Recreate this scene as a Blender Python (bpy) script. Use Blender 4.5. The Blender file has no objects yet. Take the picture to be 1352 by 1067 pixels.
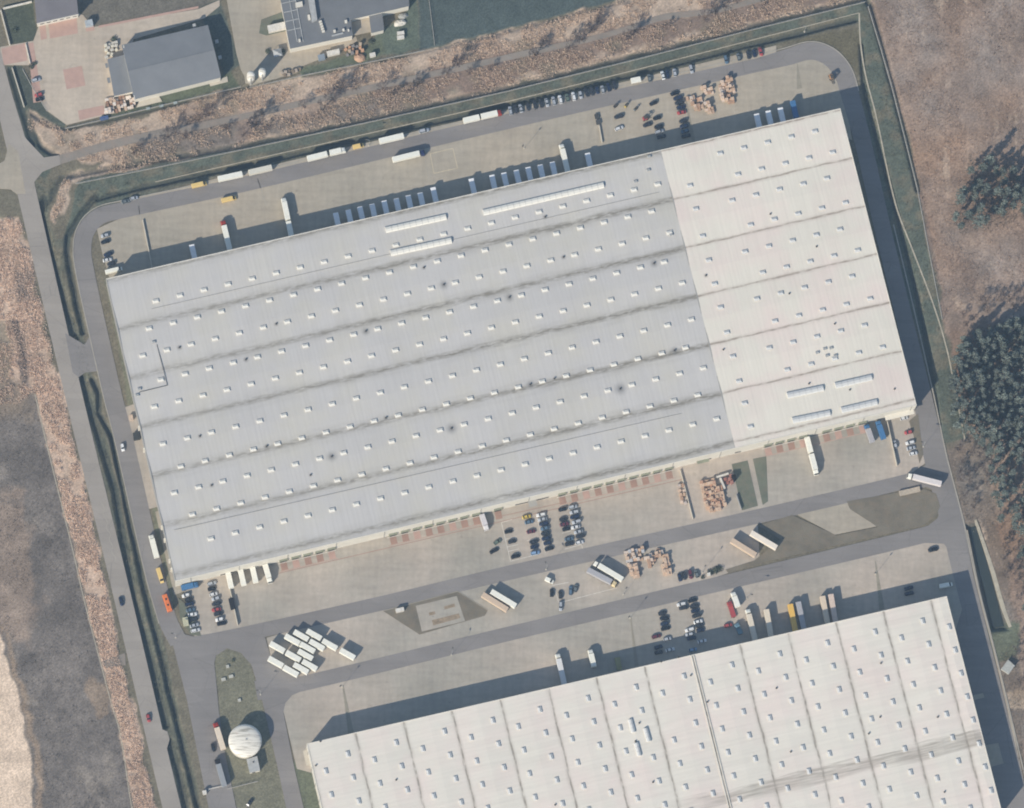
import bpy, bmesh, math, random
import numpy as np
from mathutils import Matrix, Vector

random.seed(7)
rng = np.random.default_rng(7)
scene = bpy.context.scene
COL = scene.collection

# ------------------------------------------------------------------ camera
# aerial camera 3 km up, looking a little off the vertical from the south
CAM = Vector((-150.0, -720.0, 3000.0))
SPAN = 500.24                       # metres across the picture at the ground
FWD = (-CAM).normalized()
RGT = FWD.cross(Vector((0, 1, 0))).normalized()
UPV = RGT.cross(FWD)
LENS = 36.0 * CAM.length / SPAN
cam_data = bpy.data.cameras.new("camera")
cam_data.sensor_width = 36.0
cam_data.lens = LENS
cam_data.clip_start = 10.0
cam_data.clip_end = 30000.0
cam = bpy.data.objects.new("camera", cam_data)
m = Matrix((RGT, UPV, -FWD)).transposed().to_4x4()
m.translation = CAM
cam.matrix_world = m
COL.objects.link(cam)
scene.camera = cam

# ------------------------------------------------------------------ light
SUN_EL = 33.0
SUN_AZ = 38.0                      # shadows run this many degrees east of north
world = bpy.data.worlds.new("World")
scene.world = world
world.use_nodes = True
wn = world.node_tree
wn.nodes.clear()
sky = wn.nodes.new("ShaderNodeTexSky")
sky.sky_type = 'NISHITA'
sky.sun_disc = False
sky.sun_elevation = math.radians(SUN_EL)
sky.sun_rotation = math.radians(180.0 + SUN_AZ)
sky.air_density = 1.0
sky.dust_density = 0.6
sky.ozone_density = 1.5
bg = wn.nodes.new("ShaderNodeBackground")
bg.inputs['Strength'].default_value = 0.112
wo = wn.nodes.new("ShaderNodeOutputWorld")
wn.links.new(sky.outputs[0], bg.inputs[0])
wn.links.new(bg.outputs[0], wo.inputs[0])
sun_data = bpy.data.lights.new("sun", 'SUN')
sun_data.energy = 5.0
sun_data.angle = math.radians(0.53)
sun_data.color = (1.0, 0.92, 0.80)
sun = bpy.data.objects.new("sun", sun_data)
sdir = Vector((math.sin(math.radians(SUN_AZ)) * math.cos(math.radians(SUN_EL)),
               math.cos(math.radians(SUN_AZ)) * math.cos(math.radians(SUN_EL)),
               -math.sin(math.radians(SUN_EL))))
sun.rotation_euler = sdir.to_track_quat('-Z', 'Y').to_euler()
sun.location = (0, 0, 400)
COL.objects.link(sun)
scene.view_settings.view_transform = 'Standard'
scene.view_settings.look = 'None'
scene.view_settings.gamma = 1.0
scene.view_settings.exposure = 0.32
scene.render.film_transparent = False
scene.cycles.pixel_filter_type = 'BLACKMAN_HARRIS'
scene.cycles.filter_width = 1.9
scene.cycles.max_bounces = 6

# ------------------------------------------------------------------ survey helpers
FN, RN, UN, CN = [np.array(v) for v in (FWD, RGT, UPV, CAM)]

def G(px, py, h=0.0):
    """ground survey: the place at height h that the photograph shows at (px, py)"""
    x = (px - 676.0) / 1352.0 * 36.0
    y = (533.5 - py) / 1352.0 * 36.0
    d = FN * LENS + RN * x + UN * y
    t = (h - CN[2]) / d[2]
    return (CN[0] + d[0] * t, CN[1] + d[1] * t)

def GA(px, py, h=0.0):
    x = (px - 676.0) / 1352.0 * 36.0
    y = (533.5 - py) / 1352.0 * 36.0
    dx = FN[0] * LENS + RN[0] * x + UN[0] * y
    dy = FN[1] * LENS + RN[1] * x + UN[1] * y
    dz = FN[2] * LENS + RN[2] * x + UN[2] * y
    t = (h - CN[2]) / dz
    return CN[0] + dx * t, CN[1] + dy * t

def heading(px, py, dx, dy, h=0.0):
    a = G(px, py, h)
    n = math.hypot(dx, dy)
    b = G(px + dx / n * 20, py + dy / n * 20, h)
    return math.atan2(b[1] - a[1], b[0] - a[0])

UD = (0.974, -0.226)               # long direction of the warehouses in the survey
VD = (0.226, 0.974)

class Frame:
    def __init__(s, o, eu, ev, lu, lv, h):
        s.h = h
        O, A, B = [np.array(G(p[0], p[1], h)) for p in (o, eu, ev)]
        s.O, s.U, s.V = O, (A - O) / lu, (B - O) / lv
        s.inv = np.linalg.inv(np.array([s.U, s.V]).T)
        s.rot = math.atan2(s.U[1], s.U[0])
    def pt(s, u, v):
        p = s.O + s.U * u + s.V * v
        return (float(p[0]), float(p[1]))
    def uv(s, px, py, h=None):
        return s.inv @ (np.array(G(px, py, s.h if h is None else h)) - s.O)

def lin(r, g, b):
    """surface colour from a surveyed tone: the even veil of air in front of everything is taken off"""
    f = lambda c: c / 255 / 12.92 if c / 255 <= 0.04045 else ((c / 255 + 0.055) / 1.055) ** 2.4
    return tuple(min(0.86, max(0.012, (f(c) - h) / g_)) for c, h, g_ in zip((r, g, b), (0.035, 0.049, 0.066), (0.943, 0.962, 1.0)))

# ------------------------------------------------------------------ material helpers
def newmat(name, rough=0.8, spec=0.2, metal=0.0):
    mt = bpy.data.materials.new(name)
    mt.use_nodes = True
    nt = mt.node_tree
    b = nt.nodes['Principled BSDF']
    b.inputs['Roughness'].default_value = rough
    b.inputs['Metallic'].default_value = metal
    b.inputs['Specular IOR Level'].default_value = spec
    return mt, nt, b

def nd(nt, typ, ins=None, **attrs):
    n = nt.nodes.new('ShaderNode' + typ)
    for k, v in attrs.items():
        setattr(n, k, v)
    for k, v in (ins or {}).items():
        if isinstance(v, bpy.types.NodeSocket):
            nt.links.new(v, n.inputs[k])
        else:
            n.inputs[k].default_value = v
    return n

def mth(nt, op, a, b=0.0, c=0.0, clamp=False):
    return nd(nt, 'Math', {0: a, 1: b, 2: c}, operation=op, use_clamp=clamp).outputs[0]

def mixc(nt, f, a, b, mode='MIX'):
    n = nd(nt, 'Mix', None, data_type='RGBA', blend_type=mode)
    for i, v in ((0, f), (6, a), (7, b)):
        if isinstance(v, bpy.types.NodeSocket):
            nt.links.new(v, n.inputs[i])
        else:
            n.inputs[i].default_value = v if i == 0 else (*v[:3], 1.0)
    return n.outputs[2]

def rng_(nt, v, a, b, c=0.0, d=1.0):
    return nd(nt, 'MapRange', {0: v, 1: a, 2: b, 3: c, 4: d}).outputs[0]

def noise(nt, vec, scale, detail=4.0, rough=0.55):
    return nd(nt, 'TexNoise', {'Vector': vec, 'Scale': scale, 'Detail': detail, 'Roughness': rough}).outputs[0]

def wpos(nt):
    return nd(nt, 'NewGeometry').outputs['Position']

def rotpos(nt, sx=1.0, sy=1.0):
    """position turned to run along the warehouses"""
    return nd(nt, 'Mapping', {'Vector': wpos(nt), 'Rotation': (0, 0, math.radians(-13)), 'Scale': (sx, sy, 1)}).outputs[0]

def bump(nt, b, h, strength=0.3, dist=0.1):
    n = nd(nt, 'Bump', {'Height': h, 'Strength': strength, 'Distance': dist})
    nt.links.new(n.outputs[0], b.inputs['Normal'])

def grey(nt, v):
    return nd(nt, 'CombineColor', {0: v, 1: v, 2: v}).outputs[0]

MAT = {}

def mottled(name, base, amp=0.25, scales=(0.05, 0.6), rough=0.85, tint=None, spec=0.15, bmp=0.0):
    mt, nt, b = newmat(name, rough, spec)
    p = wpos(nt)
    n1 = noise(nt, p, scales[0], 5)
    n2 = noise(nt, p, scales[1], 4)
    k = mth(nt, 'MULTIPLY', rng_(nt, n1, 0.25, 0.75, 1 - amp, 1 + amp), rng_(nt, n2, 0.2, 0.8, 1 - amp * 0.6, 1 + amp * 0.6))
    c = mixc(nt, 1.0, base, grey(nt, k), 'MULTIPLY')
    if tint:
        n3 = noise(nt, p, scales[0] * 2.3, 4)
        c = mixc(nt, rng_(nt, n3, 0.45, 0.7, 0, 0.7), c, tint)
    nt.links.new(c, b.inputs['Base Color'])
    if bmp:
        bump(nt, b, n2, bmp, 0.3)
    MAT[name] = mt
    return mt

# asphalt: aged, with lengthwise streaks and sealed cracks
def asphalt(name, base, streak=0.1):
    mt, nt, b = newmat(name, 0.9, 0.12)
    p = wpos(nt)
    q = rotpos(nt, 0.03, 0.5)
    n1 = noise(nt, p, 0.035, 4)
    n2 = noise(nt, p, 1.3, 3)
    n3 = noise(nt, q, 1.0, 4)
    k = mth(nt, 'MULTIPLY', rng_(nt, n1, 0.3, 0.7, 0.9, 1.1), rng_(nt, n2, 0.2, 0.8, 0.94, 1.06))
    k = mth(nt, 'MULTIPLY', k, rng_(nt, n3, 0.3, 0.7, 1 - streak, 1 + streak))
    v = nd(nt, 'TexVoronoi', {'Vector': nd(nt, 'Mapping', {'Vector': p, 'Scale': (0.06, 0.06, 0.06)}).outputs[0], 'Scale': 1.0}, feature='DISTANCE_TO_EDGE').outputs[0]
    crack = rng_(nt, v, 0.0, 0.008, 0.82, 1.0)
    k = mth(nt, 'MULTIPLY', k, crack)
    cell = nd(nt, 'TexVoronoi', {'Vector': rotpos(nt, 0.022, 0.16), 'Scale': 1.0}, distance='CHEBYCHEV').outputs['Color']
    tone = nd(nt, 'SeparateColor', {0: cell}).outputs[0]
    k = mth(nt, 'MULTIPLY', k, rng_(nt, tone, 0.0, 1.0, 0.95, 1.045))
    oil = noise(nt, p, 0.3, 3)
    k = mth(nt, 'MULTIPLY', k, rng_(nt, oil, 0.66, 0.8, 1.0, 0.8))
    nt.links.new(mixc(nt, 1.0, base, grey(nt, k), 'MULTIPLY'), b.inputs['Base Color'])
    bump(nt, b, n2, 0.1, 0.02)
    MAT[name] = mt

asphalt('asphalt', lin(138, 138, 140), 0.05)
asphalt('asphalt_public', lin(157, 154, 151), 0.03)

# block-paved concrete yards: cast slabs, tyre polish, oil spots
def concrete(name, base, warm):
    mt, nt, b = newmat(name, 0.88, 0.15)
    p = wpos(nt)
    n1 = noise(nt, p, 0.03, 5)
    n2 = noise(nt, p, 0.5, 4)
    n3 = noise(nt, rotpos(nt, 0.05, 0.35), 1.0, 5)
    n4 = noise(nt, rotpos(nt, 0.4, 0.05), 1.0, 4)
    k = mth(nt, 'MULTIPLY', rng_(nt, n1, 0.3, 0.7, 0.88, 1.1), rng_(nt, n2, 0.25, 0.75, 0.92, 1.07))
    k = mth(nt, 'MULTIPLY', k, rng_(nt, n3, 0.3, 0.7, 0.91, 1.06))
    k = mth(nt, 'MULTIPLY', k, rng_(nt, n4, 0.3, 0.7, 0.93, 1.06))
    br = nd(nt, 'TexBrick', {'Vector': rotpos(nt), 'Color1': (1, 1, 1, 1), 'Color2': (0.94, 0.945, 0.95, 1), 'Mortar': (0.94, 0.935, 0.925, 1),
                             'Scale': 1.0, 'Mortar Size': 0.12, 'Brick Width': 18.0, 'Row Height': 12.0}, offset=0.0).outputs[0]
    oil = noise(nt, p, 0.22, 3)
    k = mth(nt, 'MULTIPLY', k, rng_(nt, oil, 0.68, 0.8, 1.0, 0.72))
    arc = nd(nt, 'TexNoise', {'Vector': p, 'Scale': 0.018, 'Detail': 1.0}).outputs[0]
    arcs = mth(nt, 'ABSOLUTE', mth(nt, 'SUBTRACT', mth(nt, 'FRACT', mth(nt, 'MULTIPLY', arc, 26.0)), 0.5))
    k = mth(nt, 'MULTIPLY', k, mth(nt, 'SUBTRACT', 1.0, mth(nt, 'MULTIPLY', rng_(nt, arcs, 0.0, 0.05, 0.09, 0.0), rng_(nt, noise(nt, p, 0.03, 2), 0.45, 0.6))))
    c = mixc(nt, 1.0, base, grey(nt, k), 'MULTIPLY')
    c = mixc(nt, 1.0, c, br, 'MULTIPLY')
    c = mixc(nt, rng_(nt, noise(nt, p, 0.014, 4), 0.38, 0.6, 0, 0.9), c, mixc(nt, 1.0, warm, grey(nt, k), 'MULTIPLY'))
    nt.links.new(c, b.inputs['Base Color'])
    bump(nt, b, n2, 0.08, 0.02)
    MAT[name] = mt

concrete('concrete', lin(170, 166, 157), lin(174, 167, 156))
concrete('concrete_compound', lin(186, 178, 168), lin(190, 180, 168))
concrete('concrete_pink', lin(168, 166, 160), lin(182, 174, 166))
mottled('concrete_pale', lin(192, 188, 178), 0.12, (0.2, 2.0))
mottled('concrete_dark', lin(150, 148, 140), 0.18, (0.2, 2.0))
mottled('brick_red', lin(162, 140, 133), 0.14, (0.3, 3.0))
mottled('brick_rose', lin(182, 158, 151), 0.10, (0.3, 3.0))
mottled('sand', lin(178, 174, 162), 0.15, (0.3, 2.0))
mottled('dirt_track', lin(142, 139, 136), 0.18, (0.12, 1.2), tint=lin(152, 142, 136), bmp=0.2)
mottled('lawn', lin(124, 123, 118), 0.22, (0.12, 1.5), tint=lin(134, 128, 120), bmp=0.4)
mottled('lawn_green', lin(114, 122, 116), 0.22, (0.12, 1.5), tint=lin(126, 126, 120), bmp=0.4)
mottled('wall_white', lin(214, 212, 204), 0.08, (0.15, 0.8), rough=0.5)
mottled('wall_grey', lin(160, 162, 162), 0.08, (0.15, 0.8), rough=0.5)
mottled('dark_roof', lin(130, 136, 143), 0.10, (0.12, 1.2), rough=0.7)
mottled('dark_roof_blue', lin(121, 127, 134), 0.12, (0.12, 1.2), rough=0.7)
mottled('roof_brick', lin(128, 129, 136), 0.12, (0.12, 1.5), rough=0.7)
mottled('kerb_stone', lin(166, 164, 158), 0.15, (0.3, 3.0))
mottled('wood', lin(205, 168, 135), 0.25, (0.7, 4.0))
mottled('bark', lin(96, 84, 74), 0.25, (1.0, 6.0))
mottled('twig', lin(112, 108, 112), 0.2, (0.5, 4.0))
mottled('galvanised', lin(170, 174, 176), 0.15, (0.6, 3.0), rough=0.45, spec=0.4)
mottled('dark_metal', lin(92, 96, 100), 0.2, (0.6, 3.0), rough=0.6)
mottled('dock_green', lin(140, 146, 136), 0.2, (0.6, 3.0), rough=0.6)
mottled('yellow_paint', lin(192, 184, 166), 0.2, (0.6, 4.0))
mottled('white_paint', lin(208, 206, 200), 0.2, (0.6, 4.0))
mottled('rubble', lin(150, 140, 128), 0.35, (0.6, 2.5))

# dark matter of vehicles
mt, nt, b = newmat('glass_dark', 0.12, 0.5); b.inputs['Base Color'].default_value = (0.015, 0.02, 0.026, 1)
nt.links.new(rng_(nt, noise(nt, wpos(nt), 1.5), 0.3, 0.7, 0.1, 0.25), b.inputs['Roughness']); MAT['glass_dark'] = mt
mt, nt, b = newmat('rubber', 0.85, 0.2)
nt.links.new(mixc(nt, noise(nt, wpos(nt), 4.0), (0.012, 0.012, 0.013), (0.035, 0.034, 0.033)), b.inputs['Base Color']); MAT['rubber'] = mt

# paints take the colour of the object
def paint(name, rough, spec, dirt):
    mt, nt, b = newmat(name, rough, spec)
    oc = nd(nt, 'ObjectInfo').outputs['Color']
    n1 = noise(nt, wpos(nt), 0.9, 4)
    n2 = noise(nt, wpos(nt), 3.5, 3)
    k = mth(nt, 'MULTIPLY', rng_(nt, n1, 0.3, 0.75, 1.0, 1 - dirt), rng_(nt, n2, 0.3, 0.7, 1.0, 1 - dirt * 0.5))
    nt.links.new(mixc(nt, 1.0, oc, grey(nt, k), 'MULTIPLY'), b.inputs['Base Color'])
    MAT[name] = mt
paint('car_paint', 0.3, 0.5, 0.12)
paint('body_paint', 0.5, 0.3, 0.12)
paint('plain_paint', 0.75, 0.2, 0.3)

# warehouse roof sheets; the UV map holds the place on the roof (hundreds of survey units)
def roofmat(name, base, warm, axis, first, step, stain_col, stain_w, stain_k, soot=(), band=None):
    mt, nt, b = newmat(name, 0.75, 0.2)
    uv = nd(nt, 'UVMap').outputs[0]
    sp = nd(nt, 'SeparateXYZ', {0: uv})
    u = mth(nt, 'MULTIPLY', sp.outputs[0], 100.0)
    v = mth(nt, 'MULTIPLY', sp.outputs[1], 100.0)
    run, across = (u, v) if axis == 'v' else (v, u)
    wob = mth(nt, 'MULTIPLY', mth(nt, 'SUBTRACT', noise(nt, uv, 3.0, 3), 0.5), 3.6)
    a = mth(nt, 'ADD', mth(nt, 'SUBTRACT', across, first - step / 2), wob)
    d = mth(nt, 'ABSOLUTE', mth(nt, 'SUBTRACT', mth(nt, 'FLOORED_MODULO', a, step), step / 2))
    if axis == 'v':
        q = nd(nt, 'CombineXYZ', {0: mth(nt, 'MULTIPLY', u, 0.02), 1: mth(nt, 'MULTIPLY', v, 0.09)}).outputs[0]
        ribv = u
    else:
        q = nd(nt, 'CombineXYZ', {0: mth(nt, 'MULTIPLY', u, 0.09), 1: mth(nt, 'MULTIPLY', v, 0.02)}).outputs[0]
        ribv = v
    broad = rng_(nt, d, 0.0, stain_w * 2.4, 1.0, 0.0)
    core = rng_(nt, d, stain_w * 0.1, stain_w, 1.0, 0.0)
    ns = noise(nt, q, 1.0, 6, 0.65)
    nl = noise(nt, q, 4.5, 5, 0.65)
    st = mth(nt, 'MULTIPLY', core, rng_(nt, nl, 0.36, 0.62, 0.0, 1.0))
    st = mth(nt, 'ADD', mth(nt, 'MULTIPLY', st, stain_k), mth(nt, 'MULTIPLY', mth(nt, 'MULTIPLY', broad, rng_(nt, ns, 0.35, 0.7)), 0.55 * stain_k), clamp=True)
    # sheet joints, weathering, broad patches
    sheet = mth(nt, 'FRACT', mth(nt, 'DIVIDE', ribv, 5.4))
    joint = rng_(nt, mth(nt, 'ABSOLUTE', mth(nt, 'SUBTRACT', sheet, 0.5)), 0.38, 0.5, 1.0, 0.955)
    if axis == 'v':
        q2 = nd(nt, 'CombineXYZ', {0: mth(nt, 'MULTIPLY', u, 0.30), 1: mth(nt, 'MULTIPLY', v, 0.012)}).outputs[0]
    else:
        q2 = nd(nt, 'CombineXYZ', {0: mth(nt, 'MULTIPLY', u, 0.012), 1: mth(nt, 'MULTIPLY', v, 0.16)}).outputs[0]
    run_off = rng_(nt, noise(nt, q2, 1.0, 4), 0.3, 0.7, 0.95, 1.04)
    patch = rng_(nt, noise(nt, uv, 0.8, 4), 0.3, 0.7, 0.955, 1.035)
    fine = rng_(nt, noise(nt, uv, 40.0, 3), 0.25, 0.75, 0.975, 1.02)
    k = mth(nt, 'MULTIPLY', mth(nt, 'MULTIPLY', joint, run_off), mth(nt, 'MULTIPLY', patch, fine))
    c = mixc(nt, rng_(nt, noise(nt, uv, 1.7, 3), 0.42, 0.68), base, warm)
    c = mixc(nt, 1.0, c, grey(nt, k), 'MULTIPLY')
    spots = None
    for (su, sv, sr) in soot:
        e = mth(nt, 'SQRT', mth(nt, 'ADD', mth(nt, 'POWER', mth(nt, 'SUBTRACT', u, su), 2.0), mth(nt, 'POWER', mth(nt, 'SUBTRACT', v, sv), 2.0)))
        e = mth(nt, 'POWER', rng_(nt, e, 0.5, sr, 0.85, 0.0), 1.7)
        spots = e if spots is None else mth(nt, 'MAXIMUM', spots, e)
    if axis == 'v':
        st = mth(nt, 'MULTIPLY', st, rng_(nt, u, 0.0, 740.0, 0.75, 1.25), clamp=True)
    if band:
        bn = mth(nt, 'ADD', v, mth(nt, 'MULTIPLY', mth(nt, 'SUBTRACT', noise(nt, q2, 1.0, 4), 0.5), 26.0))
        inb = mth(nt, 'MULTIPLY', rng_(nt, bn, band[0], band[0] + 5), rng_(nt, bn, band[1] - 5, band[1], 1.0, 0.0))
        inb = mth(nt, 'MULTIPLY', inb, rng_(nt, u, band[2], band[2] + 90))
        inb = mth(nt, 'MULTIPLY', inb, rng_(nt, noise(nt, q2, 2.0, 5), 0.3, 0.65, 0.1, 0.75))
        c = mixc(nt, inb, c, stain_col)
    c = mixc(nt, st, c, stain_col)
    if spots is not None:
        c = mixc(nt, spots, c, (0.10, 0.10, 0.10))
    nt.links.new(c, b.inputs['Base Color'])
    MAT[name] = mt

# white tank cover with grey streaks
mt, nt, b = newmat('tank_cover', 0.45, 0.3)
q = nd(nt, 'Mapping', {'Vector': wpos(nt), 'Scale': (0.12, 1.4, 0.3)}).outputs[0]
s1 = rng_(nt, noise(nt, q, 1.0, 5), 0.5, 0.68)
c = mixc(nt, s1, lin(228, 226, 218), lin(160, 158, 150))
c = mixc(nt, rng_(nt, noise(nt, wpos(nt), 0.25), 0.62, 0.72, 0, 0.5), c, lin(180, 150, 138))
nt.links.new(c, b.inputs['Base Color']); MAT['tank_cover'] = mt
# roof light sheet
mt, nt, b = newmat('roof_light', 0.4, 0.4)
nt.links.new(mixc(nt, noise(nt, wpos(nt), 0.8), lin(228, 228, 222), lin(214, 213, 207)), b.inputs['Base Color']); MAT['roof_light'] = mt
mt, nt, b = newmat('roof_light_grey', 0.35, 0.4)
nt.links.new(mixc(nt, noise(nt, wpos(nt), 0.8), lin(214, 216, 216), lin(190, 194, 196)), b.inputs['Base Color']); MAT['roof_light_grey'] = mt

# soil and foliage take the colour stored on the mesh
def attrmat(name, rough, fine, bmp=0.0, objvar=0.0):
    mt, nt, b = newmat(name, rough, 0.08)
    a = nd(nt, 'Attribute', None, attribute_name='soil').outputs['Color']
    p = wpos(nt)
    n1 = noise(nt, p, 1.1, 5, 0.65)
    n2 = noise(nt, p, 0.16, 4)
    k = mth(nt, 'MULTIPLY', rng_(nt, n1, 0.25, 0.75, 1 - fine, 1 + fine), rng_(nt, n2, 0.3, 0.7, 1 - fine * 0.5, 1 + fine * 0.5))
    if objvar:
        r = nd(nt, 'ObjectInfo').outputs['Random']
        k = mth(nt, 'MULTIPLY', k, rng_(nt, r, 0.0, 1.0, 1 - objvar, 1 + objvar))
    nt.links.new(mixc(nt, 1.0, a, grey(nt, k), 'MULTIPLY'), b.inputs['Base Color'])
    if bmp:
        bump(nt, b, n1, bmp, 0.5)
    MAT[name] = mt
attrmat('soil', 0.95, 0.27, 0.5)
attrmat('reed', 0.85, 0.1)
attrmat('foliage', 0.8, 0.12, 0.0, 0.22)

# ------------------------------------------------------------------ mesh helpers
class MB:
    def __init__(s):
        s.v, s.f = [], []
    def add(s, vs, fs):
        o = len(s.v)
        s.v += [tuple(x) for x in vs]
        s.f += [tuple(i + o for i in f) for f in fs]
        return s
    def prism(s, poly, z0, z1, inset=0.0):
        n = len(poly)
        a = sum(poly[i][0] * poly[(i + 1) % n][1] - poly[(i + 1) % n][0] * poly[i][1] for i in range(n))
        if a < 0:
            poly = poly[::-1]
        cx = sum(p[0] for p in poly) / n
        cy = sum(p[1] for p in poly) / n
        top = [(p[0] + (cx - p[0]) * inset, p[1] + (cy - p[1]) * inset, z1) for p in poly]
        vs = [(p[0], p[1], z0) for p in poly] + top
        fs = [tuple(range(n))[::-1], tuple(range(n, 2 * n))] + [(i, (i + 1) % n, n + (i + 1) % n, n + i) for i in range(n)]
        return s.add(vs, fs)
    def box(s, x0, x1, y0, y1, z0, z1, ch=0.0):
        if not ch:
            return s.prism([(x0, y0), (x1, y0), (x1, y1), (x0, y1)], z0, z1)
        P = lambda d, z: [(x0 + d, y0 + d, z), (x1 - d, y0 + d, z), (x1 - d, y1 - d, z), (x0 + d, y1 - d, z)]
        vs = P(0, z0) + P(0, z1 - ch) + P(ch, z1)
        fs = [(3, 2, 1, 0), (8, 9, 10, 11)]
        for k in (0, 4):
            fs += [(k + i, k + (i + 1) % 4, k + 4 + (i + 1) % 4, k + 4 + i) for i in range(4)]
        return s.add(vs, fs)
    def obox(s, c, L, W, z0, z1, ang):
        ca, sa = math.cos(ang), math.sin(ang)
        return s.prism([(c[0] + ca * x - sa * y, c[1] + sa * x + ca * y) for x, y in ((-L / 2, -W / 2), (L / 2, -W / 2), (L / 2, W / 2), (-L / 2, W / 2))], z0, z1)
    def cyl(s, x, y, z0, z1, r0, r1=None, n=12):
        r1 = r0 if r1 is None else r1
        vs = [(x + r0 * math.cos(2 * math.pi * i / n), y + r0 * math.sin(2 * math.pi * i / n), z0) for i in range(n)]
        vs += [(x + r1 * math.cos(2 * math.pi * i / n), y + r1 * math.sin(2 * math.pi * i / n), z1) for i in range(n)]
        fs = [tuple(range(n))[::-1], tuple(range(n, 2 * n))] + [(i, (i + 1) % n, n + (i + 1) % n, n + i) for i in range(n)]
        return s.add(vs, fs)
    def wheel(s, x, y, r, w, n=12):
        vs = [(x + r * math.cos(2 * math.pi * i / n), y + d * w / 2, r + r * math.sin(2 * math.pi * i / n)) for d in (-1, 1) for i in range(n)]
        fs = [tuple(range(n)), tuple(range(n, 2 * n))[::-1]] + [(i, n + i, n + (i + 1) % n, (i + 1) % n) for i in range(n)]
        return s.add(vs, fs)
    def dome(s, x, y, z, r, h, n=24, k=5):
        o = len(s.v)
        for j in range(k):
            a = math.pi / 2 * j / k
            s.v += [(x + r * math.cos(a) * math.cos(2 * math.pi * i / n), y + r * math.cos(a) * math.sin(2 * math.pi * i / n), z + h * math.sin(a)) for i in range(n)]
        s.v.append((x, y, z + h))
        for j in range(k - 1):
            s.f += [(o + j * n + i, o + j * n + (i + 1) % n, o + (j + 1) * n + (i + 1) % n, o + (j + 1) * n + i) for i in range(n)]
        s.f += [(o + (k - 1) * n + i, o + (k - 1) * n + (i + 1) % n, o + k * n) for i in range(n)]
        return s
    def stick(s, a, b, r0, r1, n=3):
        a, b = Vector(a), Vector(b)
        d = (b - a).normalized()
        e = d.cross(Vector((0.31, 0.17, 0.93))).normalized()
        f = d.cross(e)
        vs = [p + (e * math.cos(2 * math.pi * i / n) + f * math.sin(2 * math.pi * i / n)) * r for p, r in ((a, r0), (b, r1)) for i in range(n)]
        return s.add(vs, [(i, (i + 1) % n, n + (i + 1) % n, n + i) for i in range(n)])
    def loft(s, rings):
        o = len(s.v)
        n = len(rings[0])
        for r in rings:
            s.v += [tuple(p) for p in r]
        for j in range(len(rings) - 1):
            s.f += [(o + j * n + i, o + j * n + (i + 1) % n, o + (j + 1) * n + (i + 1) % n, o + (j + 1) * n + i) for i in range(n)]
        s.f += [tuple(o + i for i in range(n))[::-1], tuple(o + (len(rings) - 1) * n + i for i in range(n))]
        return s
    def mesh(s, name, mat, smooth=False):
        me = bpy.data.meshes.new(name)
        me.from_pydata(s.v, [], s.f)
        if any(len(f) > 4 for f in s.f):
            bm = bmesh.new(); bm.from_mesh(me)
            bmesh.ops.triangulate(bm, faces=[f for f in bm.faces if len(f.verts) > 4])
            bm.to_mesh(me); bm.free()
        me.materials.append(MAT[mat])
        if smooth:
            me.shade_smooth()
        return me

def link(name, me, parent=None, loc=(0, 0, 0), rz=0.0, color=None):
    o = bpy.data.objects.new(name, me)
    o.location = loc
    o.rotation_euler = (0, 0, rz)
    if parent is not None:
        o.parent = parent
    if color is not None:
        o.color = (*color[:3], 1.0)
    COL.objects.link(o)
    return o

def tag(o, label, cat, group=None):
    o['label'] = label
    o['category'] = cat
    if group:
        o['group'] = group
    return o

def thing(name, label, cat, loc, rz=0.0, group=None):
    return tag(link(name, None, None, loc, rz), label, cat, group)

def rel(poly, root):
    return [(p[0] - root.location.x, p[1] - root.location.y) for p in poly]

def GP(pts, h=0.0):
    return [G(p[0], p[1], h) for p in pts]

def sheet(name, pts, z, mat, parent=None, kind='structure', depth=0.35):
    me = MB().prism(GP(pts), z - depth, z).mesh(name, mat)
    o = link(name, me, parent)
    if parent is None:
        o['kind'] = kind
    return o

def smooth_line(pts, n=8):
    """curve through the points, tangents scaled to each span so that it never doubles back"""
    out = []
    P = [np.array(p[:2], float) for p in pts]
    T = []
    for i in range(len(P)):
        a, b = P[max(0, i - 1)], P[min(len(P) - 1, i + 1)]
        T.append((b - a) / max(1e-6, np.linalg.norm(b - a)))
    for i in range(len(P) - 1):
        L = np.linalg.norm(P[i + 1] - P[i])
        for k in range(n):
            t = k / n
            h1 = 2 * t ** 3 - 3 * t * t + 1; h2 = t ** 3 - 2 * t * t + t; h3 = -2 * t ** 3 + 3 * t * t; h4 = t ** 3 - t * t
            out.append(P[i] * h1 + T[i] * L * h2 + P[i + 1] * h3 + T[i + 1] * L * h4)
    out.append(P[-1])
    return out

def offset_line(L, w):
    res = []
    for i, p in enumerate(L):
        a = L[max(0, i - 1)]; b = L[min(len(L) - 1, i + 1)]
        d = (b - a) / max(1e-6, np.linalg.norm(b - a))
        res.append(p + np.array([d[1], -d[0]]) * (w[i] if hasattr(w, '__len__') else w))
    return res

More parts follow.
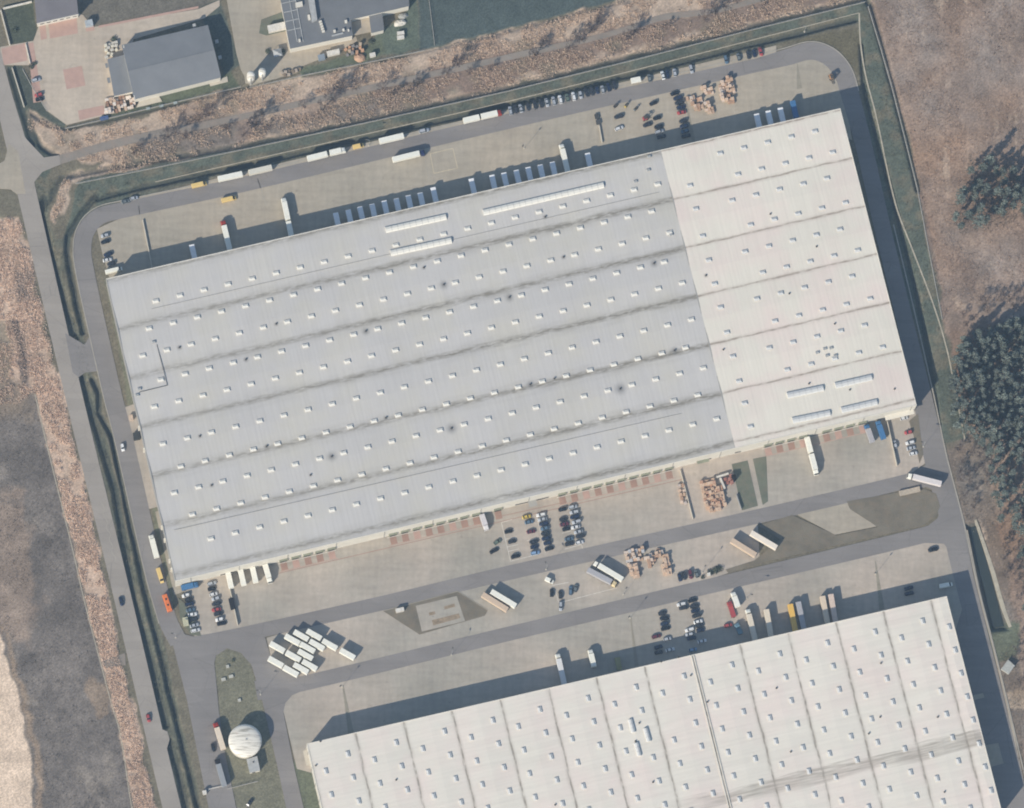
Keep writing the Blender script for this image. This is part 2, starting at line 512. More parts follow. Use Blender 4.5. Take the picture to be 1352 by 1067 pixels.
def ribbon(name, pts, width, z, mat, n=8, depth=0.35, kind='structure', parent=None, side=None, smooth=True):
    """a strip along a surveyed line; widths in survey units"""
    L = smooth_line(pts, n) if smooth else [np.array(p[:2], float) for p in pts]
    if hasattr(width, '__len__'):
        W = np.interp(np.linspace(0, len(width) - 1, len(L)), range(len(width)), width)
    else:
        W = np.full(len(L), float(width))
    if side is None:
        A, B = offset_line(L, W / 2), offset_line(L, -W / 2)
    else:
        A, B = offset_line(L, side), offset_line(L, side - W)
    mb = MB()
    k = len(L)
    vs = [(*G(p[0], p[1]), zz) for zz in (z, z - depth) for Q in (A, B) for p in Q]
    fs = []
    for i in range(k - 1):
        fs += [(i, i + 1, k + i + 1, k + i), (i, 2 * k + i, 2 * k + i + 1, i + 1), (k + i, k + i + 1, 3 * k + i + 1, 3 * k + i)]
    mb.add(vs, fs)
    me = mb.mesh(name, mat)
    bm = bmesh.new(); bm.from_mesh(me); bmesh.ops.recalc_face_normals(bm, faces=bm.faces); bm.to_mesh(me); bm.free()
    o = link(name, me, parent)
    if parent is None:
        o['kind'] = kind
    return o

# ------------------------------------------------------------------ terrain
def vnoise(x, y, scale, seed):
    r = np.random.default_rng(seed)
    T = r.random((128, 128))
    fx, fy = x / scale, y / scale
    ix, iy = np.floor(fx).astype(int), np.floor(fy).astype(int)
    tx, ty = fx - ix, fy - iy
    tx, ty = tx * tx * (3 - 2 * tx), ty * ty * (3 - 2 * ty)
    g = lambda a, b: T[(iy + b) % 128, (ix + a) % 128]
    return (g(0, 0) * (1 - tx) + g(1, 0) * tx) * (1 - ty) + (g(0, 1) * (1 - tx) + g(1, 1) * tx) * ty

def fbm(x, y, scale, seed, o=4):
    s = sum(vnoise(x, y, scale / 2 ** k, seed + k) / 2 ** k for k in range(o))
    return s / sum(1 / 2 ** k for k in range(o))

def polydist(x, y, poly, reach=14.0):
    """signed distance, positive inside; far from the outline only its sign is kept"""
    if x.size > 5000:
        P = np.array(poly)
        near = (x > P[:, 0].min() - reach) & (x < P[:, 0].max() + reach) & (y > P[:, 1].min() - reach) & (y < P[:, 1].max() + reach)
        out = np.full(x.shape, -reach)
        if near.any():
            out[near] = polydist_all(x[near], y[near], poly)
        return out
    return polydist_all(x, y, poly)

def polydist_all(x, y, poly):
    d = np.full(x.shape, 1e9)
    ins = np.zeros(x.shape, bool)
    n = len(poly)
    for i in range(n):
        (ax, ay), (bx, by) = poly[i], poly[(i + 1) % n]
        ex, ey = bx - ax, by - ay
        t = np.clip(((x - ax) * ex + (y - ay) * ey) / max(1e-9, ex * ex + ey * ey), 0, 1)
        d = np.minimum(d, np.hypot(x - ax - t * ex, y - ay - t * ey))
        c = ((ay > y) != (by > y))
        with np.errstate(divide='ignore', invalid='ignore'):
            xi = (bx - ax) * (y - ay) / ((by - ay) if by != ay else 1e-9) + ax
        ins ^= c & (x < xi)
    return np.where(ins, d, -d)

def linedist(x, y, pts, reach=20.0):
    if x.size > 5000:
        P = np.array([p[:2] for p in pts])
        near = (x > P[:, 0].min() - reach) & (x < P[:, 0].max() + reach) & (y > P[:, 1].min() - reach) & (y < P[:, 1].max() + reach)
        out = np.full(x.shape, reach)
        if near.any() and not near.all():
            out[near] = linedist(x[near], y[near], pts, 1e9)
            return out
    d = np.full(x.shape, 1e9)
    for (ax, ay), (bx, by) in zip(pts[:-1], pts[1:]):
        ex, ey = bx - ax, by - ay
        t = np.clip(((x - ax) * ex + (y - ay) * ey) / (ex * ex + ey * ey), 0, 1)
        d = np.minimum(d, np.hypot(x - ax - t * ex, y - ay - t * ey))
    return d

HEATH = [(1140, -200), (1148, 6), (1178, 110), (1213, 250), (1240, 380), (1250, 430), (1262, 520), (1277, 585), (1255, 600), (1275, 690), (1345, 960), (1400, 1200), (1600, 1200), (1600, -200)]
REED_N = [(32, 142), (60, 160), (86, 172), (150, 160), (330, 114), (420, 95), (550, 72), (700, 32), (830, -2), (1000, -40), (1132, -40), (1135, 0), (1000, 34), (670, 116), (330, 190), (190, 222), (100, 240), (92, 250), (72, 300), (66, 290), (76, 245), (86, 232), (150, 216), (80, 212), (38, 175)]
REED_W = [(-100, 275), (10, 285), (26, 290), (38, 310), (52, 380), (66, 440), (84, 520), (112, 640), (142, 788), (158, 860), (182, 960), (207, 1067), (235, 1200), (205, 1200), (175, 1067), (159, 968), (136, 885), (111, 788), (96, 722), (76, 640), (48, 520), (30, 532), (-100, 545)]
DARKFIELD = [(-100, 540), (30, 530), (48, 520), (76, 640), (96, 722), (111, 788), (136, 885), (159, 968), (175, 1067), (205, 1200), (70, 1200), (45, 1060), (30, 960), (12, 870), (-100, 800)]
SANDFIELD = [(-100, 800), (0, 840), (14, 880), (26, 930), (36, 990), (46, 1067), (60, 1200), (-100, 1200)]
MOWN = [(100, 250), (108, 238), (330, 193), (670, 119), (1000, 36), (1140, 2), (1146, 8), (1176, 110), (1211, 250), (1236, 380), (1243, 418), (1262, 520), (1276, 580), (1247, 584), (1235, 520), (1200, 400), (1175, 300), (1150, 200), (1138, 110), (1134, 28), (1000, 62), (670, 146), (330, 222), (160, 264), (100, 300), (88, 330), (84, 315)]
VERGE_W = [(44, 236), (74, 236), (66, 262), (62, 290), (72, 315), (88, 318), (92, 340), (106, 420), (125, 520), (165, 690), (205, 800), (232, 920), (262, 1040), (290, 1200), (255, 1200), (172, 785), (109, 525), (50, 270)]
ZONES = [   # polygon, colour, softness, edge wobble, roughness of the ground in metres
    (HEATH, lin(149, 136, 129), 4, 5, 0.35),
    ([(1246, 590), (1300, 570), (1310, 640), (1330, 760), (1352, 900), (1352, 1067), (1330, 1040), (1275, 700)], lin(132, 126, 122), 8, 6, 0.25),
    ([(1290, 830), (1345, 820), (1345, 870), (1300, 880)], lin(112, 120, 112), 4, 3, 0.2),
    ([(1300, 920), (1400, 900), (1400, 932), (1310, 940)], lin(168, 156, 144), 4, 3, 0.2),
    (REED_N, lin(180, 166, 154), 3, 5, 0.25),
    ([(480, 115), (700, 62), (900, 15), (1130, -25), (1132, -5), (1000, 28), (670, 108), (480, 150)], lin(138, 127, 122), 7, 8, 0.25),
    ([(170, 205), (260, 150), (360, 160), (560, 112), (560, 135), (330, 185), (200, 215)], lin(130, 126, 124), 8, 9, 0.2),
    (REED_W, lin(193, 174, 160), 3, 5, 0.25),
    ([(-40, 400), (12, 420), (20, 510), (-40, 530)], lin(150, 142, 132), 8, 8, 0.2),
    ([(22, 350), (50, 365), (46, 395), (24, 392)], lin(142, 134, 130), 6, 6, 0.2),
    ([(14, 420), (26, 422), (42, 500), (34, 510)], lin(104, 104, 108), 3, 4, 0.2),
    ([(0, 240), (30, 250), (50, 300), (66, 400), (78, 480), (68, 470), (40, 330), (28, 288), (0, 270)], lin(122, 122, 115), 5, 5, 0.1),
    (DARKFIELD, lin(124, 122, 122), 3, 4, 0.12),
    ([(-60, 640), (30, 660), (50, 760), (40, 850), (-60, 850)], lin(146, 136, 130), 16, 14, 0.15),
    ([(112, 895), (140, 900), (148, 945), (126, 952)], lin(144, 134, 126), 4, 4, 0.1),
    ([(-60, 500), (40, 498), (52, 545), (-60, 572)], lin(142, 134, 127), 18, 12, 0.15),
    (SANDFIELD, lin(217, 199, 182), 3, 4, 0.05),
    ([(-80, 780), (4, 830), (18, 880), (30, 940), (42, 1000), (56, 1100), (64, 1100), (50, 1000), (38, 940), (26, 880), (10, 840)], lin(156, 143, 132), 5, 5, 0.2),
    (MOWN, lin(104, 114, 111), 2, 1.5, 0.05),
    ([(1010, 62), (1132, 34), (1134, 100), (1120, 84), (1098, 64), (1070, 54)], lin(112, 112, 104), 3, 3, 0.1),
    ([(330, 206), (670, 131), (1000, 48), (1130, 18), (1131, 30), (1000, 66), (670, 148), (330, 224), (180, 256), (180, 244)], lin(108, 112, 108), 2, 2, 0.08),
    (VERGE_W, lin(112, 117, 112), 2, 2, 0.06),
    ([(38, 180), (76, 212), (60, 236), (42, 232), (26, 190)], lin(98, 108, 106), 2, 2, 0.05),
    ([(555, 68), (545, -200), (1000, -200), (835, -6), (700, 30)], lin(93, 106, 110), 2, 2, 0.05),
    ([(480, 76), (502, 42), (540, 10), (548, -30), (556, 66)], lin(104, 116, 112), 3, 3, 0.05),
    ([(104, -200), (290, -200), (292, 0), (262, 10), (122, 34), (104, 14)], lin(118, 119, 117), 3, 2, 0.05),
    ([(4, 6), (44, 0), (50, 54), (16, 58)], lin(92, 102, 100), 2, 1, 0.05),
    ([(176, 130), (294, 100), (300, 84), (318, 114), (140, 158), (138, 152), (212, 134)], lin(104, 114, 106), 2, 2, 0.05),
    ([(262, 10), (290, 0), (318, 84), (296, 100)], lin(98, 108, 108), 2, 1, 0.05),
    ([(8, 88), (30, 88), (62, 146), (88, 164), (82, 172), (36, 142), (60, 205), (38, 200)], lin(94, 104, 104), 2, 2, 0.05),
    ([(345, 24), (372, 14), (382, 40), (350, 46), (338, 40)], lin(102, 112, 104), 2, 1, 0.03),
    ([(395, 92), (465, 70), (505, 50), (510, 70), (480, 82), (398, 104)], lin(106, 116, 108), 3, 2, 0.04),
    ([(280, 858), (300, 846), (325, 858), (346, 924), (380, 1067), (395, 1200), (330, 1200), (290, 950)], lin(126, 128, 119), 3, 2, 0.05),
    ([(386, 1006), (408, 1000), (425, 1067), (445, 1200), (415, 1200)], lin(110, 118, 110), 2, 1, 0.05),
    ([(138, 372), (150, 372), (212, 640), (238, 775), (228, 800), (205, 700), (176, 560)], lin(124, 128, 118), 2, 2, 0.05),
]
DITCHES = [  # line, half width, depth
    ([(60, 262), (54, 280), (64, 325), (76, 369), (99, 446)], 6.0, 2.0),
    ([(128, 258), (108, 280), (90, 311), (88.5, 333), (109, 438)], 4.5, 1.9),
    ([(66, 262), (82, 234), (150, 221), (330, 190), (670, 115.5), (1000, 32), (1140, -3), (1150, 8), (1178, 110), (1212, 250)], 4.6, 1.3),
    ([(128, 262), (180, 248), (330, 217), (670, 139), (1000, 57), (1060, 43), (1130, 25)], 4.2, 1.7),
    ([(1137, 60), (1141, 115), (1159, 190), (1189, 300), (1211, 390), (1232, 500), (1240, 570)], 4.0, 1.4),
    ([(107, 495), (114, 520), (152, 646), (176, 788), (200, 874), (219, 957)], 6.0, 2.0),
    ([(224, 980), (236, 1020), (252, 1090)], 5.5, 1.9),
    ([(122, 500), (131, 520), (131, 545), (147, 576), (190, 773), (231, 941), (262, 1067), (285, 1160)], 4.4, 1.9),
    ([(42, 150), (64, 165), (86, 170), (140, 158), (330, 114)], 3.4, 0.9),
    ([(38, 165), (55, 193), (74, 205)], 5.0, 1.3),
    ([(14, 92), (32, 150), (44, 190)], 5.0, 1.2),
    ([(62, 268), (70, 250), (84, 238)], 4.0, 1.2),
    ([(404, 100), (560, 68), (700, 34), (830, 0)], 3.2, 0.6),
]
POND = [(1277, 694), (1290, 690), (1304, 735), (1322, 800), (1330, 830), (1310, 832), (1298, 780)]

def terrain():
    step = 1.8
    xs = np.arange(-70, 1425, step)
    ys = np.arange(-70, 1140, step)
    X, Y = np.meshgrid(xs, ys)
    wx = (fbm(X, Y, 24, 11) - 0.5) * 2
    wy = (fbm(X, Y, 24, 29) - 0.5) * 2
    col = np.empty(X.shape + (3,))
    col[:] = lin(122, 121, 114)
    rough = np.full(X.shape, 0.08)
    for poly, c, soft, wob, rg in ZONES:
        d = polydist(X + wx * wob * 2, Y + wy * wob * 2, poly)
        w = np.clip(d / soft + 0.5, 0, 1)
        col = col * (1 - w[..., None]) + np.array(c) * w[..., None]
        rough = rough * (1 - w) + rg * w
    # soil variety: the colour of the ground itself
    hz = np.clip(polydist(X, Y, HEATH) / 6, 0, 1)
    a = fbm(X, Y, 70, 41); b_ = fbm(X, Y, 14, 51); c_ = fbm(X * 1.2, Y * 0.45, 10, 61)
    t = np.clip((a - 0.5) * 3, -1, 1) * hz
    for i, g in enumerate((-0.03, 0.07, 0.17)):
        col[..., i] *= 1 - t * g * 1.3
    pale = np.clip((c_ - 0.66) * 7, 0, 1) * np.clip((fbm(X, Y, 45, 71) - 0.45) * 5, 0, 1) * hz
    col += pale[..., None] * (np.array(lin(190, 174, 160)) - col) * 0.75
    tint = np.clip((fbm(X, Y, 40, 75) - 0.5) * 4, -1, 1) * hz
    col *= (1 + tint * 0.2)[..., None]
    dfz = np.clip(polydist(X, Y, DARKFIELD) / 4, 0, 1)
    s = np.clip((fbm(X + Y * 0.3, Y, 30, 81) - 0.5) * 4, -1, 1) * dfz
    col *= (1 + s * 0.2)[..., None]
    pale2 = np.clip((fbm(X, Y * 0.7, 18, 85) - 0.6) * 6, 0, 1) * np.clip((fbm(X, Y, 60, 87) - 0.5) * 5, 0, 1) * dfz
    col += pale2[..., None] * (np.array(lin(158, 152, 146)) - col) * 0.6
    sfz = np.clip(polydist(X, Y, SANDFIELD) / 6, 0, 1)
    rows = np.sin((X * 0.975 - Y * 0.22) * 2 * math.pi / 5.5)
    col *= (1 + rows * 0.035 * sfz)[..., None]
    rn = np.clip(np.maximum(polydist(X, Y, REED_N), polydist(X, Y, REED_W)) / 4, 0, 1)
    rw = np.clip(polydist(X, Y, REED_W) / 4, 0, 1)
    pinkish = np.clip((fbm(X, Y, 36, 91) - 0.5) * 5, 0, 1) * rn * (1 - 0.7 * rw)
    col += pinkish[..., None] * (np.array(lin(146, 132, 126)) - col) * 0.55
    olive = np.clip((fbm(X, Y, 30, 95) - 0.56) * 6, 0, 1) * rn * (1 - 0.7 * rw)
    col += olive[..., None] * (np.array(lin(128, 126, 118)) - col) * 0.6
    gv = np.clip(np.maximum(polydist(X, Y, MOWN), polydist(X, Y, VERGE_W)) / 2, 0, 1)
    dry = np.clip((fbm(X, Y, 15, 131) - 0.5) * 5, 0, 1) * gv
    col += dry[..., None] * (np.array(lin(132, 128, 118)) - col) * 0.6
    gz = np.clip((fbm(X, Y, 20, 99) - 0.5) * 4, -1, 1)
    col *= (1 + gz * 0.07)[..., None]
    col *= (0.82 + 0.36 * rng.random(X.shape))[..., None]
    # relief
    Z = -0.16 + (fbm(X, Y, 12, 101, 3) - 0.5) * rough * 0.8 + (rng.random(X.shape) - 0.5) * rough * 0.35
    Z = np.minimum(Z, -0.06)
    deep = np.zeros(X.shape)
    for pts, hw, dep in DITCHES:
        d = linedist(X + wx * 1.2, Y + wy * 1.2, pts)
        e = np.clip(1 - (d - hw * 0.25) / hw, 0, 1)
        deep = np.maximum(deep, e * e * (3 - 2 * e) * dep)
    dp = polydist(X, Y, POND)
    deep = np.maximum(deep, np.clip(dp / 6 + 0.6, 0, 1) * 2.2)
    depth_mix = np.clip(deep / 1.4, 0, 1)  # soil colour turns darker the deeper the ground is cut
    col = col * (1 - 0.75 * depth_mix[..., None]) + np.array(lin(84, 94, 98)) * 0.75 * depth_mix[..., None]
    Z = Z - deep
    wx_, wy_ = GA(X, Y, 0.0)
    ny, nx = X.shape
    V = np.stack([wx_, wy_, Z], -1).reshape(-1, 3)
    C = np.concatenate([np.clip(col, 0, 1), np.ones(X.shape + (1,))], -1).reshape(-1, 4)
    idx = np.arange(nx * ny).reshape(ny, nx)
    F = np.stack([idx[1:, :-1], idx[1:, 1:], idx[:-1, 1:], idx[:-1, :-1]], -1).reshape(-1, 4)
    # the country beyond, out to the horizon
    ring = np.concatenate([idx[0, :], idx[1:, -1], idx[-1, -2::-1], idx[-2:0:-1, 0]])
    prev = ring
    Vx, Cx, Fx = [V], [C], [F]
    base = len(V)
    for k, sc_ in enumerate((1.6, 4.0, 14.0, 45.0)):
        P = V[ring].copy()
        P[:, :2] *= sc_
        P[:, 2] = -0.3
        cc = C[ring].copy()
        far = np.array([*lin(124, 122, 114), 1])
        cc = cc * (0.5 if k == 0 else 0) + far * (0.5 if k == 0 else 1)
        cur = np.arange(base, base + len(ring)); base += len(ring)
        Vx.append(P); Cx.append(cc)
        r0, r1 = np.roll(prev, -1), np.roll(cur, -1)
        Fx.append(np.stack([prev, r0, r1, cur], -1))
        prev = cur
    V, C, F = np.concatenate(Vx), np.concatenate(Cx), np.concatenate(Fx)
    me = bpy.data.meshes.new('ground')
    me.vertices.add(len(V)); me.vertices.foreach_set('co', V.astype(np.float32).ravel())
    me.loops.add(F.size); me.loops.foreach_set('vertex_index', F.astype(np.int32).ravel())
    me.polygons.add(len(F)); me.polygons.foreach_set('loop_start', np.arange(0, F.size, 4, dtype=np.int32))
    me.update(calc_edges=True)
    at = me.color_attributes.new('soil', 'FLOAT_COLOR', 'POINT')
    at.data.foreach_set('color', C.astype(np.float32).ravel())
    me.materials.append(MAT['soil'])
    me.shade_smooth()
    o = link('ground', me)
    o['kind'] = 'structure'
terrain()

# water in the settling basin
wm, nt, b = newmat('dark_water', 0.15, 0.4)
nt.links.new(mixc(nt, noise(nt, wpos(nt), 0.2), lin(70, 82, 90), lin(78, 90, 96)), b.inputs['Base Color']); MAT['dark_water'] = wm
w_ = link('water', MB().prism(GP([(1279, 697), (1289, 694), (1302, 736), (1319, 800), (1326, 826), (1312, 828), (1301, 780)]), -1.95, -1.85).mesh('water', 'dark_water')); w_['kind'] = 'structure'

# ------------------------------------------------------------------ roads, yards, paths
NY = sheet('north_yard_pavement', [(128, 302), (160, 288), (330, 250), (670, 170), (1000, 92), (1073, 77), (1092, 84), (1107, 108), (1118, 140), (1125, 185), (1100, 175), (160, 395), (144, 366), (134, 330)], 0.0, 'concrete')
SY = sheet('south_yard_pavement', [(240, 755), (1195, 532), (1213, 545), (1221, 612), (1196, 630), (1000, 680), (660, 758), (330, 834), (262, 848), (252, 832), (246, 800)], 0.0, 'concrete_pink')
MY = sheet('trailer_park_pavement', [(352, 842), (500, 800), (660, 762), (960, 693), (1000, 684), (1003, 738), (960, 757), (842, 796), (660, 838), (400, 900), (376, 890), (358, 870)], 0.0, 'concrete_pink')
WEDGE = sheet('turning_bay_pavement', [(1046, 676), (1118, 659), (1124, 672), (1157, 695), (1102, 706)], 0.03, 'concrete')
TY = sheet('lower_yard_pavement', [(374, 938), (377, 925), (386, 915), (400, 908), (670, 842), (990, 767), (1220, 712), (1246, 718), (1258, 732), (1275, 790), (1262, 830), (410, 1020), (392, 1015)], 0.0, 'concrete_pink')
sheet('parking_strip_pavement', [(158, 267), (330, 225), (670, 145), (1000, 66), (1025, 60), (1025, 76), (1000, 84), (670, 158), (330, 238), (160, 276)], 0.008, 'concrete')
sheet('side_yard_pavement', [(164, 538), (178, 533), (212, 668), (197, 672)], 0.0, 'concrete_pink')
sheet('side_apron_pavement', [(205, 676), (217, 672), (245, 780), (230, 786)], 0.0, 'concrete')
sheet('east_apron_pavement', [(1252, 795), (1268, 760), (1330, 1020), (1352, 1130), (1316, 1130)], -0.03, 'asphalt')
for pts in ([(1277, 920), (1298, 915), (1300, 921), (1279, 926)], [(1294, 985), (1318, 981), (1325, 1008), (1300, 1015)]):
    sheet('paved_crossing_path', pts, 0.04, 'concrete')

PERI = [(236, 848), (222, 820), (205, 760), (162, 572), (150, 526), (128, 430), (113, 361), (109, 330), (114, 304), (131, 286), (160, 278), (330, 241.5), (670, 160.5), (1000, 86), (1040, 75.5), (1072, 67.5), (1096, 76), (1113, 96), (1122, 124), (1140, 190), (1165, 300), (1195, 425), (1219, 530), (1235, 605), (1257, 690), (1272, 760), (1308, 900), (1346, 1060), (1375, 1180)]
ribbon('perimeter_road', PERI, [24, 24, 24, 24, 24, 24, 24, 23, 23, 22, 21, 20, 20, 18, 22, 23, 24, 25, 24, 22, 22, 22, 26, 30, 30, 26, 24, 24, 24], 0.02, 'asphalt')
ribbon('perimeter_kerb', PERI[1:19], 1.2, 0.12, 'kerb_stone', side=13.2)
ribbon('east_kerb', PERI[20:], 1.6, 0.12, 'kerb_stone', side=16.0)
R1 = [(238, 852), (262, 849), (330, 835.5), (500, 797.5), (665, 758), (1000, 682), (1195, 636), (1240, 622)]
ribbon('upper_site_road', R1, 19, 0.035, 'asphalt')
R2 = [(338, 912), (362, 908), (400, 902.5), (665, 838.5), (1000, 759), (1222, 706), (1262, 694)]
ribbon('lower_site_road', R2, [26, 22, 20, 19, 20, 21, 24], 0.035, 'asphalt')
sheet('entrance_road', [(205, 786), (222, 820), (245, 838), (262, 842), (330, 828), (350, 842), (358, 870), (376, 888), (400, 895), (400, 912), (386, 918), (377, 928), (374, 940), (388, 1011), (401, 1067), (416, 1135), (394, 1135), (378, 1067), (366, 1011), (346, 924), (332, 878), (318, 862), (300, 856), (285, 866), (283, 875), (289, 939), (298, 1000), (312, 1067), (328, 1135), (290, 1135), (272, 1050), (247, 925), (228, 850)], 0.05, 'asphalt')
sheet('junction_road', [(1186, 648), (1194, 630), (1225, 612), (1251, 624), (1271, 694), (1284, 765), (1272, 768), (1258, 732), (1246, 718), (1220, 717), (1222, 697), (1238, 684), (1243, 668), (1238, 650), (1224, 643)], 0.05, 'asphalt')
PUB = [(-52, -80), (-30, 0), (-12, 65), (5, 130), (20, 185), (36, 257), (98, 525), (161, 785), (227, 1067), (262, 1200)]
ribbon('public_road', PUB, [23, 23, 23, 24, 27, 25, 23, 23, 24, 24], 0.03, 'asphalt_public')
sheet('side_link_road', [(86, 440), (101, 449), (112, 455), (120, 441), (139, 500), (128, 490), (112, 492), (104, 498), (96, 492)], 0.045, 'asphalt')
sheet('lane_mouth_road', [(18, 160), (36, 185), (58, 208), (78, 205), (80, 217), (56, 227), (44, 242), (36, 262)], 0.045, 'asphalt_public')
sheet('farm_road', [(-60, 214), (-10, 222), (6, 212), (12, 190), (24, 200), (34, 256), (22, 256), (14, 250), (-60, 246)], 0.045, 'concrete')
sheet('lay_by_road', [(212, 962), (221, 966), (224, 976), (220, 990), (214, 985)], 0.045, 'asphalt_public')
sheet('field_access_path', [(165, 862), (166, 878), (140, 882), (134, 874), (150, 868)], -0.02, 'dirt_track')
TRACK = [(70, 214), (105, 203), (142, 192), (215, 175), (260, 167), (335, 151), (431, 129), (558, 101), (670, 76), (710, 67), (786, 50), (835, 36), (875, 23), (938, 15), (1000, 0), (1040, -14), (1080, -40)]
ribbon('dirt_track_path', TRACK, [12, 11, 11, 10, 9, 8, 8, 8, 8, 8, 7, 7, 8, 7, 7, 6, 6], -0.01, 'dirt_track', n=5)
ribbon('sand_path', [(1134.5, 17), (1136, 55), (1143, 100), (1156, 150), (1182, 268), (1205, 330), (1231, 398), (1250, 460), (1262, 520), (1274, 580)], 1.8, 0.0, 'sand', n=6, depth=0.5)
ribbon('mown_edge_path', [(205, 240), (330, 211.5), (500, 173), (670, 134), (840, 92), (1000, 51), (1134, 17)], 0.9, -0.02, 'sand', n=4, depth=0.5)
ribbon('field_edge_path', [(46, 520), (60, 580), (76, 645), (95, 722), (110, 788), (122, 835), (134, 880), (146, 925), (159, 970), (174, 1067), (190, 1140)], 1.1, -0.05, 'sand', n=4, depth=0.5)
ribbon('basin_bank_path', [(1288, 686), (1297, 712), (1312, 758), (1324, 800), (1334, 828)], [3, 4, 5, 5, 4], 0.0, 'sand', n=4, depth=1.5)
ribbon('site_edge_path', [(1276, 700), (1292, 778), (1312, 855), (1330, 930), (1350, 1030), (1375, 1130)], 3.2, 0.0, 'concrete', n=4, depth=0.8)

# lawns let into the paving
LAWNS = [('lawn', [(506, 807), (604, 781), (644, 806), (640, 813), (554, 838)]),
         ('lawn', [(1000, 694), (1046, 680), (1104, 707), (1159, 696), (1122, 672), (1118, 662), (1186, 650), (1222, 646), (1236, 652), (1241, 668), (1236, 682), (1218, 694), (1010, 742), (962, 757), (958, 752), (996, 740), (1030, 712)]),
         ('lawn_green', [(966, 613), (987, 608), (1000.6, 668), (979.5, 674)]),
         ('lawn_green', [(994, 606), (1011.6, 602.5), (1014, 662), (1007, 667)]),
         ('lawn_green', [(236, 790), (246, 798), (262, 830), (266, 840), (252, 838), (238, 818)]),
         ('lawn', [(1200, 556), (1212, 546), (1219, 600), (1214, 612), (1206, 575)])]
for mt_, pts in LAWNS:
    sheet('lawn', pts, 0.09, mt_)
sheet('old_slab_pavement', [(549, 800), (603, 787), (614, 820), (557, 834)], 0.13, 'concrete_pink')
SLAB = [((566, 809), (574, 807), (575, 811), (567, 813)), ((586, 801), (600, 797), (601, 801), (587, 805)), ((570, 819), (606, 810), (608, 816), (572, 826))]
for q in SLAB:
    sheet('old_slab_patch_pavement', list(q), 0.16, 'rubble')
ribbon('lawn_kerb', [(506, 807), (604, 781), (644, 806)], 1.0, 0.14, 'concrete_dark', smooth=False)

# tapering strips of darker concrete across the yards, drains, painted lines
def strip(parent, name, pts, mat='concrete_dark', z=0.025):
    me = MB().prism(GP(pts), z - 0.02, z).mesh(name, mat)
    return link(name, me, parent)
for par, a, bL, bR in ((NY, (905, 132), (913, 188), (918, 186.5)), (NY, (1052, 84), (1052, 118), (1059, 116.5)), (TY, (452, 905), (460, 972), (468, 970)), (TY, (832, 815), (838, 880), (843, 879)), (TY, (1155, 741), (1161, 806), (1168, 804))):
    strip(par, 'dark_strip', [a, (a[0] + 1.5, a[1] - 0.3), bR, bL])
for par, a, c in ((SY, (368, 757), (905, 632)), (SY, (655, 683), (742, 664)), (NY, (183, 272), (186, 293)), (NY, (340, 236), (352, 272)), (MY, (738, 822), (816, 804)), (NY, (560, 200), (566, 236)), (NY, (808, 150), (803, 195)), (TY, (835, 812), (860, 872))):
    dx, dy = c[0] - a[0], c[1] - a[1]
    n = math.hypot(dx, dy); ox, oy = -dy / n * 0.45, dx / n * 0.45
    strip(par, 'drain_channel', [(a[0] + ox, a[1] + oy), (c[0] + ox, c[1] + oy), (c[0] - ox, c[1] - oy), (a[0] - ox, a[1] - oy)], 'brick_red' if par is SY else 'kerb_stone', 0.02)
def line(par, a, c, w=0.7, mat='yellow_paint', z=0.02, name='painted_line'):
    dx, dy = c[0] - a[0], c[1] - a[1]
    n = math.hypot(dx, dy); ox, oy = -dy / n * w / 2, dx / n * w / 2
    strip(par, name, [(a[0] + ox, a[1] + oy), (c[0] + ox, c[1] + oy), (c[0] - ox, c[1] - oy), (a[0] - ox, a[1] - oy)], mat, z)
sq = [(568, 203), (598, 196), (604, 222), (573, 229)]
for i in range(4):
    line(NY, sq[i], sq[(i + 1) % 4], 1.1)
for a, c in (((662, 690), (674, 741)), ((674, 741), (714, 731)), ((708, 680), (720, 730)), ((756, 672), (769, 724)), ((662, 690), (676, 686)), ((665, 702), (679, 699)), ((668, 712), (682, 709)), ((670, 722), (684, 719)), ((671, 728), (685, 725)), ((694, 704), (707, 701)), ((696, 714), (708, 711)), ((742, 704), (754, 701)), ((746, 725), (768, 719)), ((729, 773), (751, 769)), ((733, 779), (738, 796)), ((738, 796), (815, 776))):
    line(SY if a[1] < 745 else MY, a, c, 0.7, 'white_paint')
for k in range(26):
    x = 683 + k * 8.0
    if x < 780:
        line(NY, (x, 151 - (x - 683) * 0.235), (x - 2.6, 140.5 - (x - 683) * 0.235), 0.5, 'white_paint', 0.02)
zz = [(133, 662), (138, 672), (136, 677), (142, 690), (140, 697), (146, 706), (144, 712), (149, 722), (147, 728), (153, 737), (152, 742)]
for a, c in zip(zz[:-1], zz[1:]):
    line(bpy.data.objects['public_road'], a, c, 0.7, 'kerb_stone', 0.045, 'sealed_crack')

# brick-paved ramps in front of the loading docks
RAMPS = [146, 162, 178, 194, 210, 292.5, 308.4, 324.3, 340.2, 356, 372, 388, 404, 433.6, 520, 536, 552, 568, 584, 600, 616, 632, 648, 664, 798.6, 814, 830, 846, 878, 894, 910, 927]

# ------------------------------------------------------------------ warehouses
HR = 13.0
FM = Frame((140, 368), (1109.5, 143), (231.5, 767.5), 996.0, 411.0, HR)
FS = Frame((405, 982), (1250, 787), (498, 1382), 867.0, 411.0, HR)

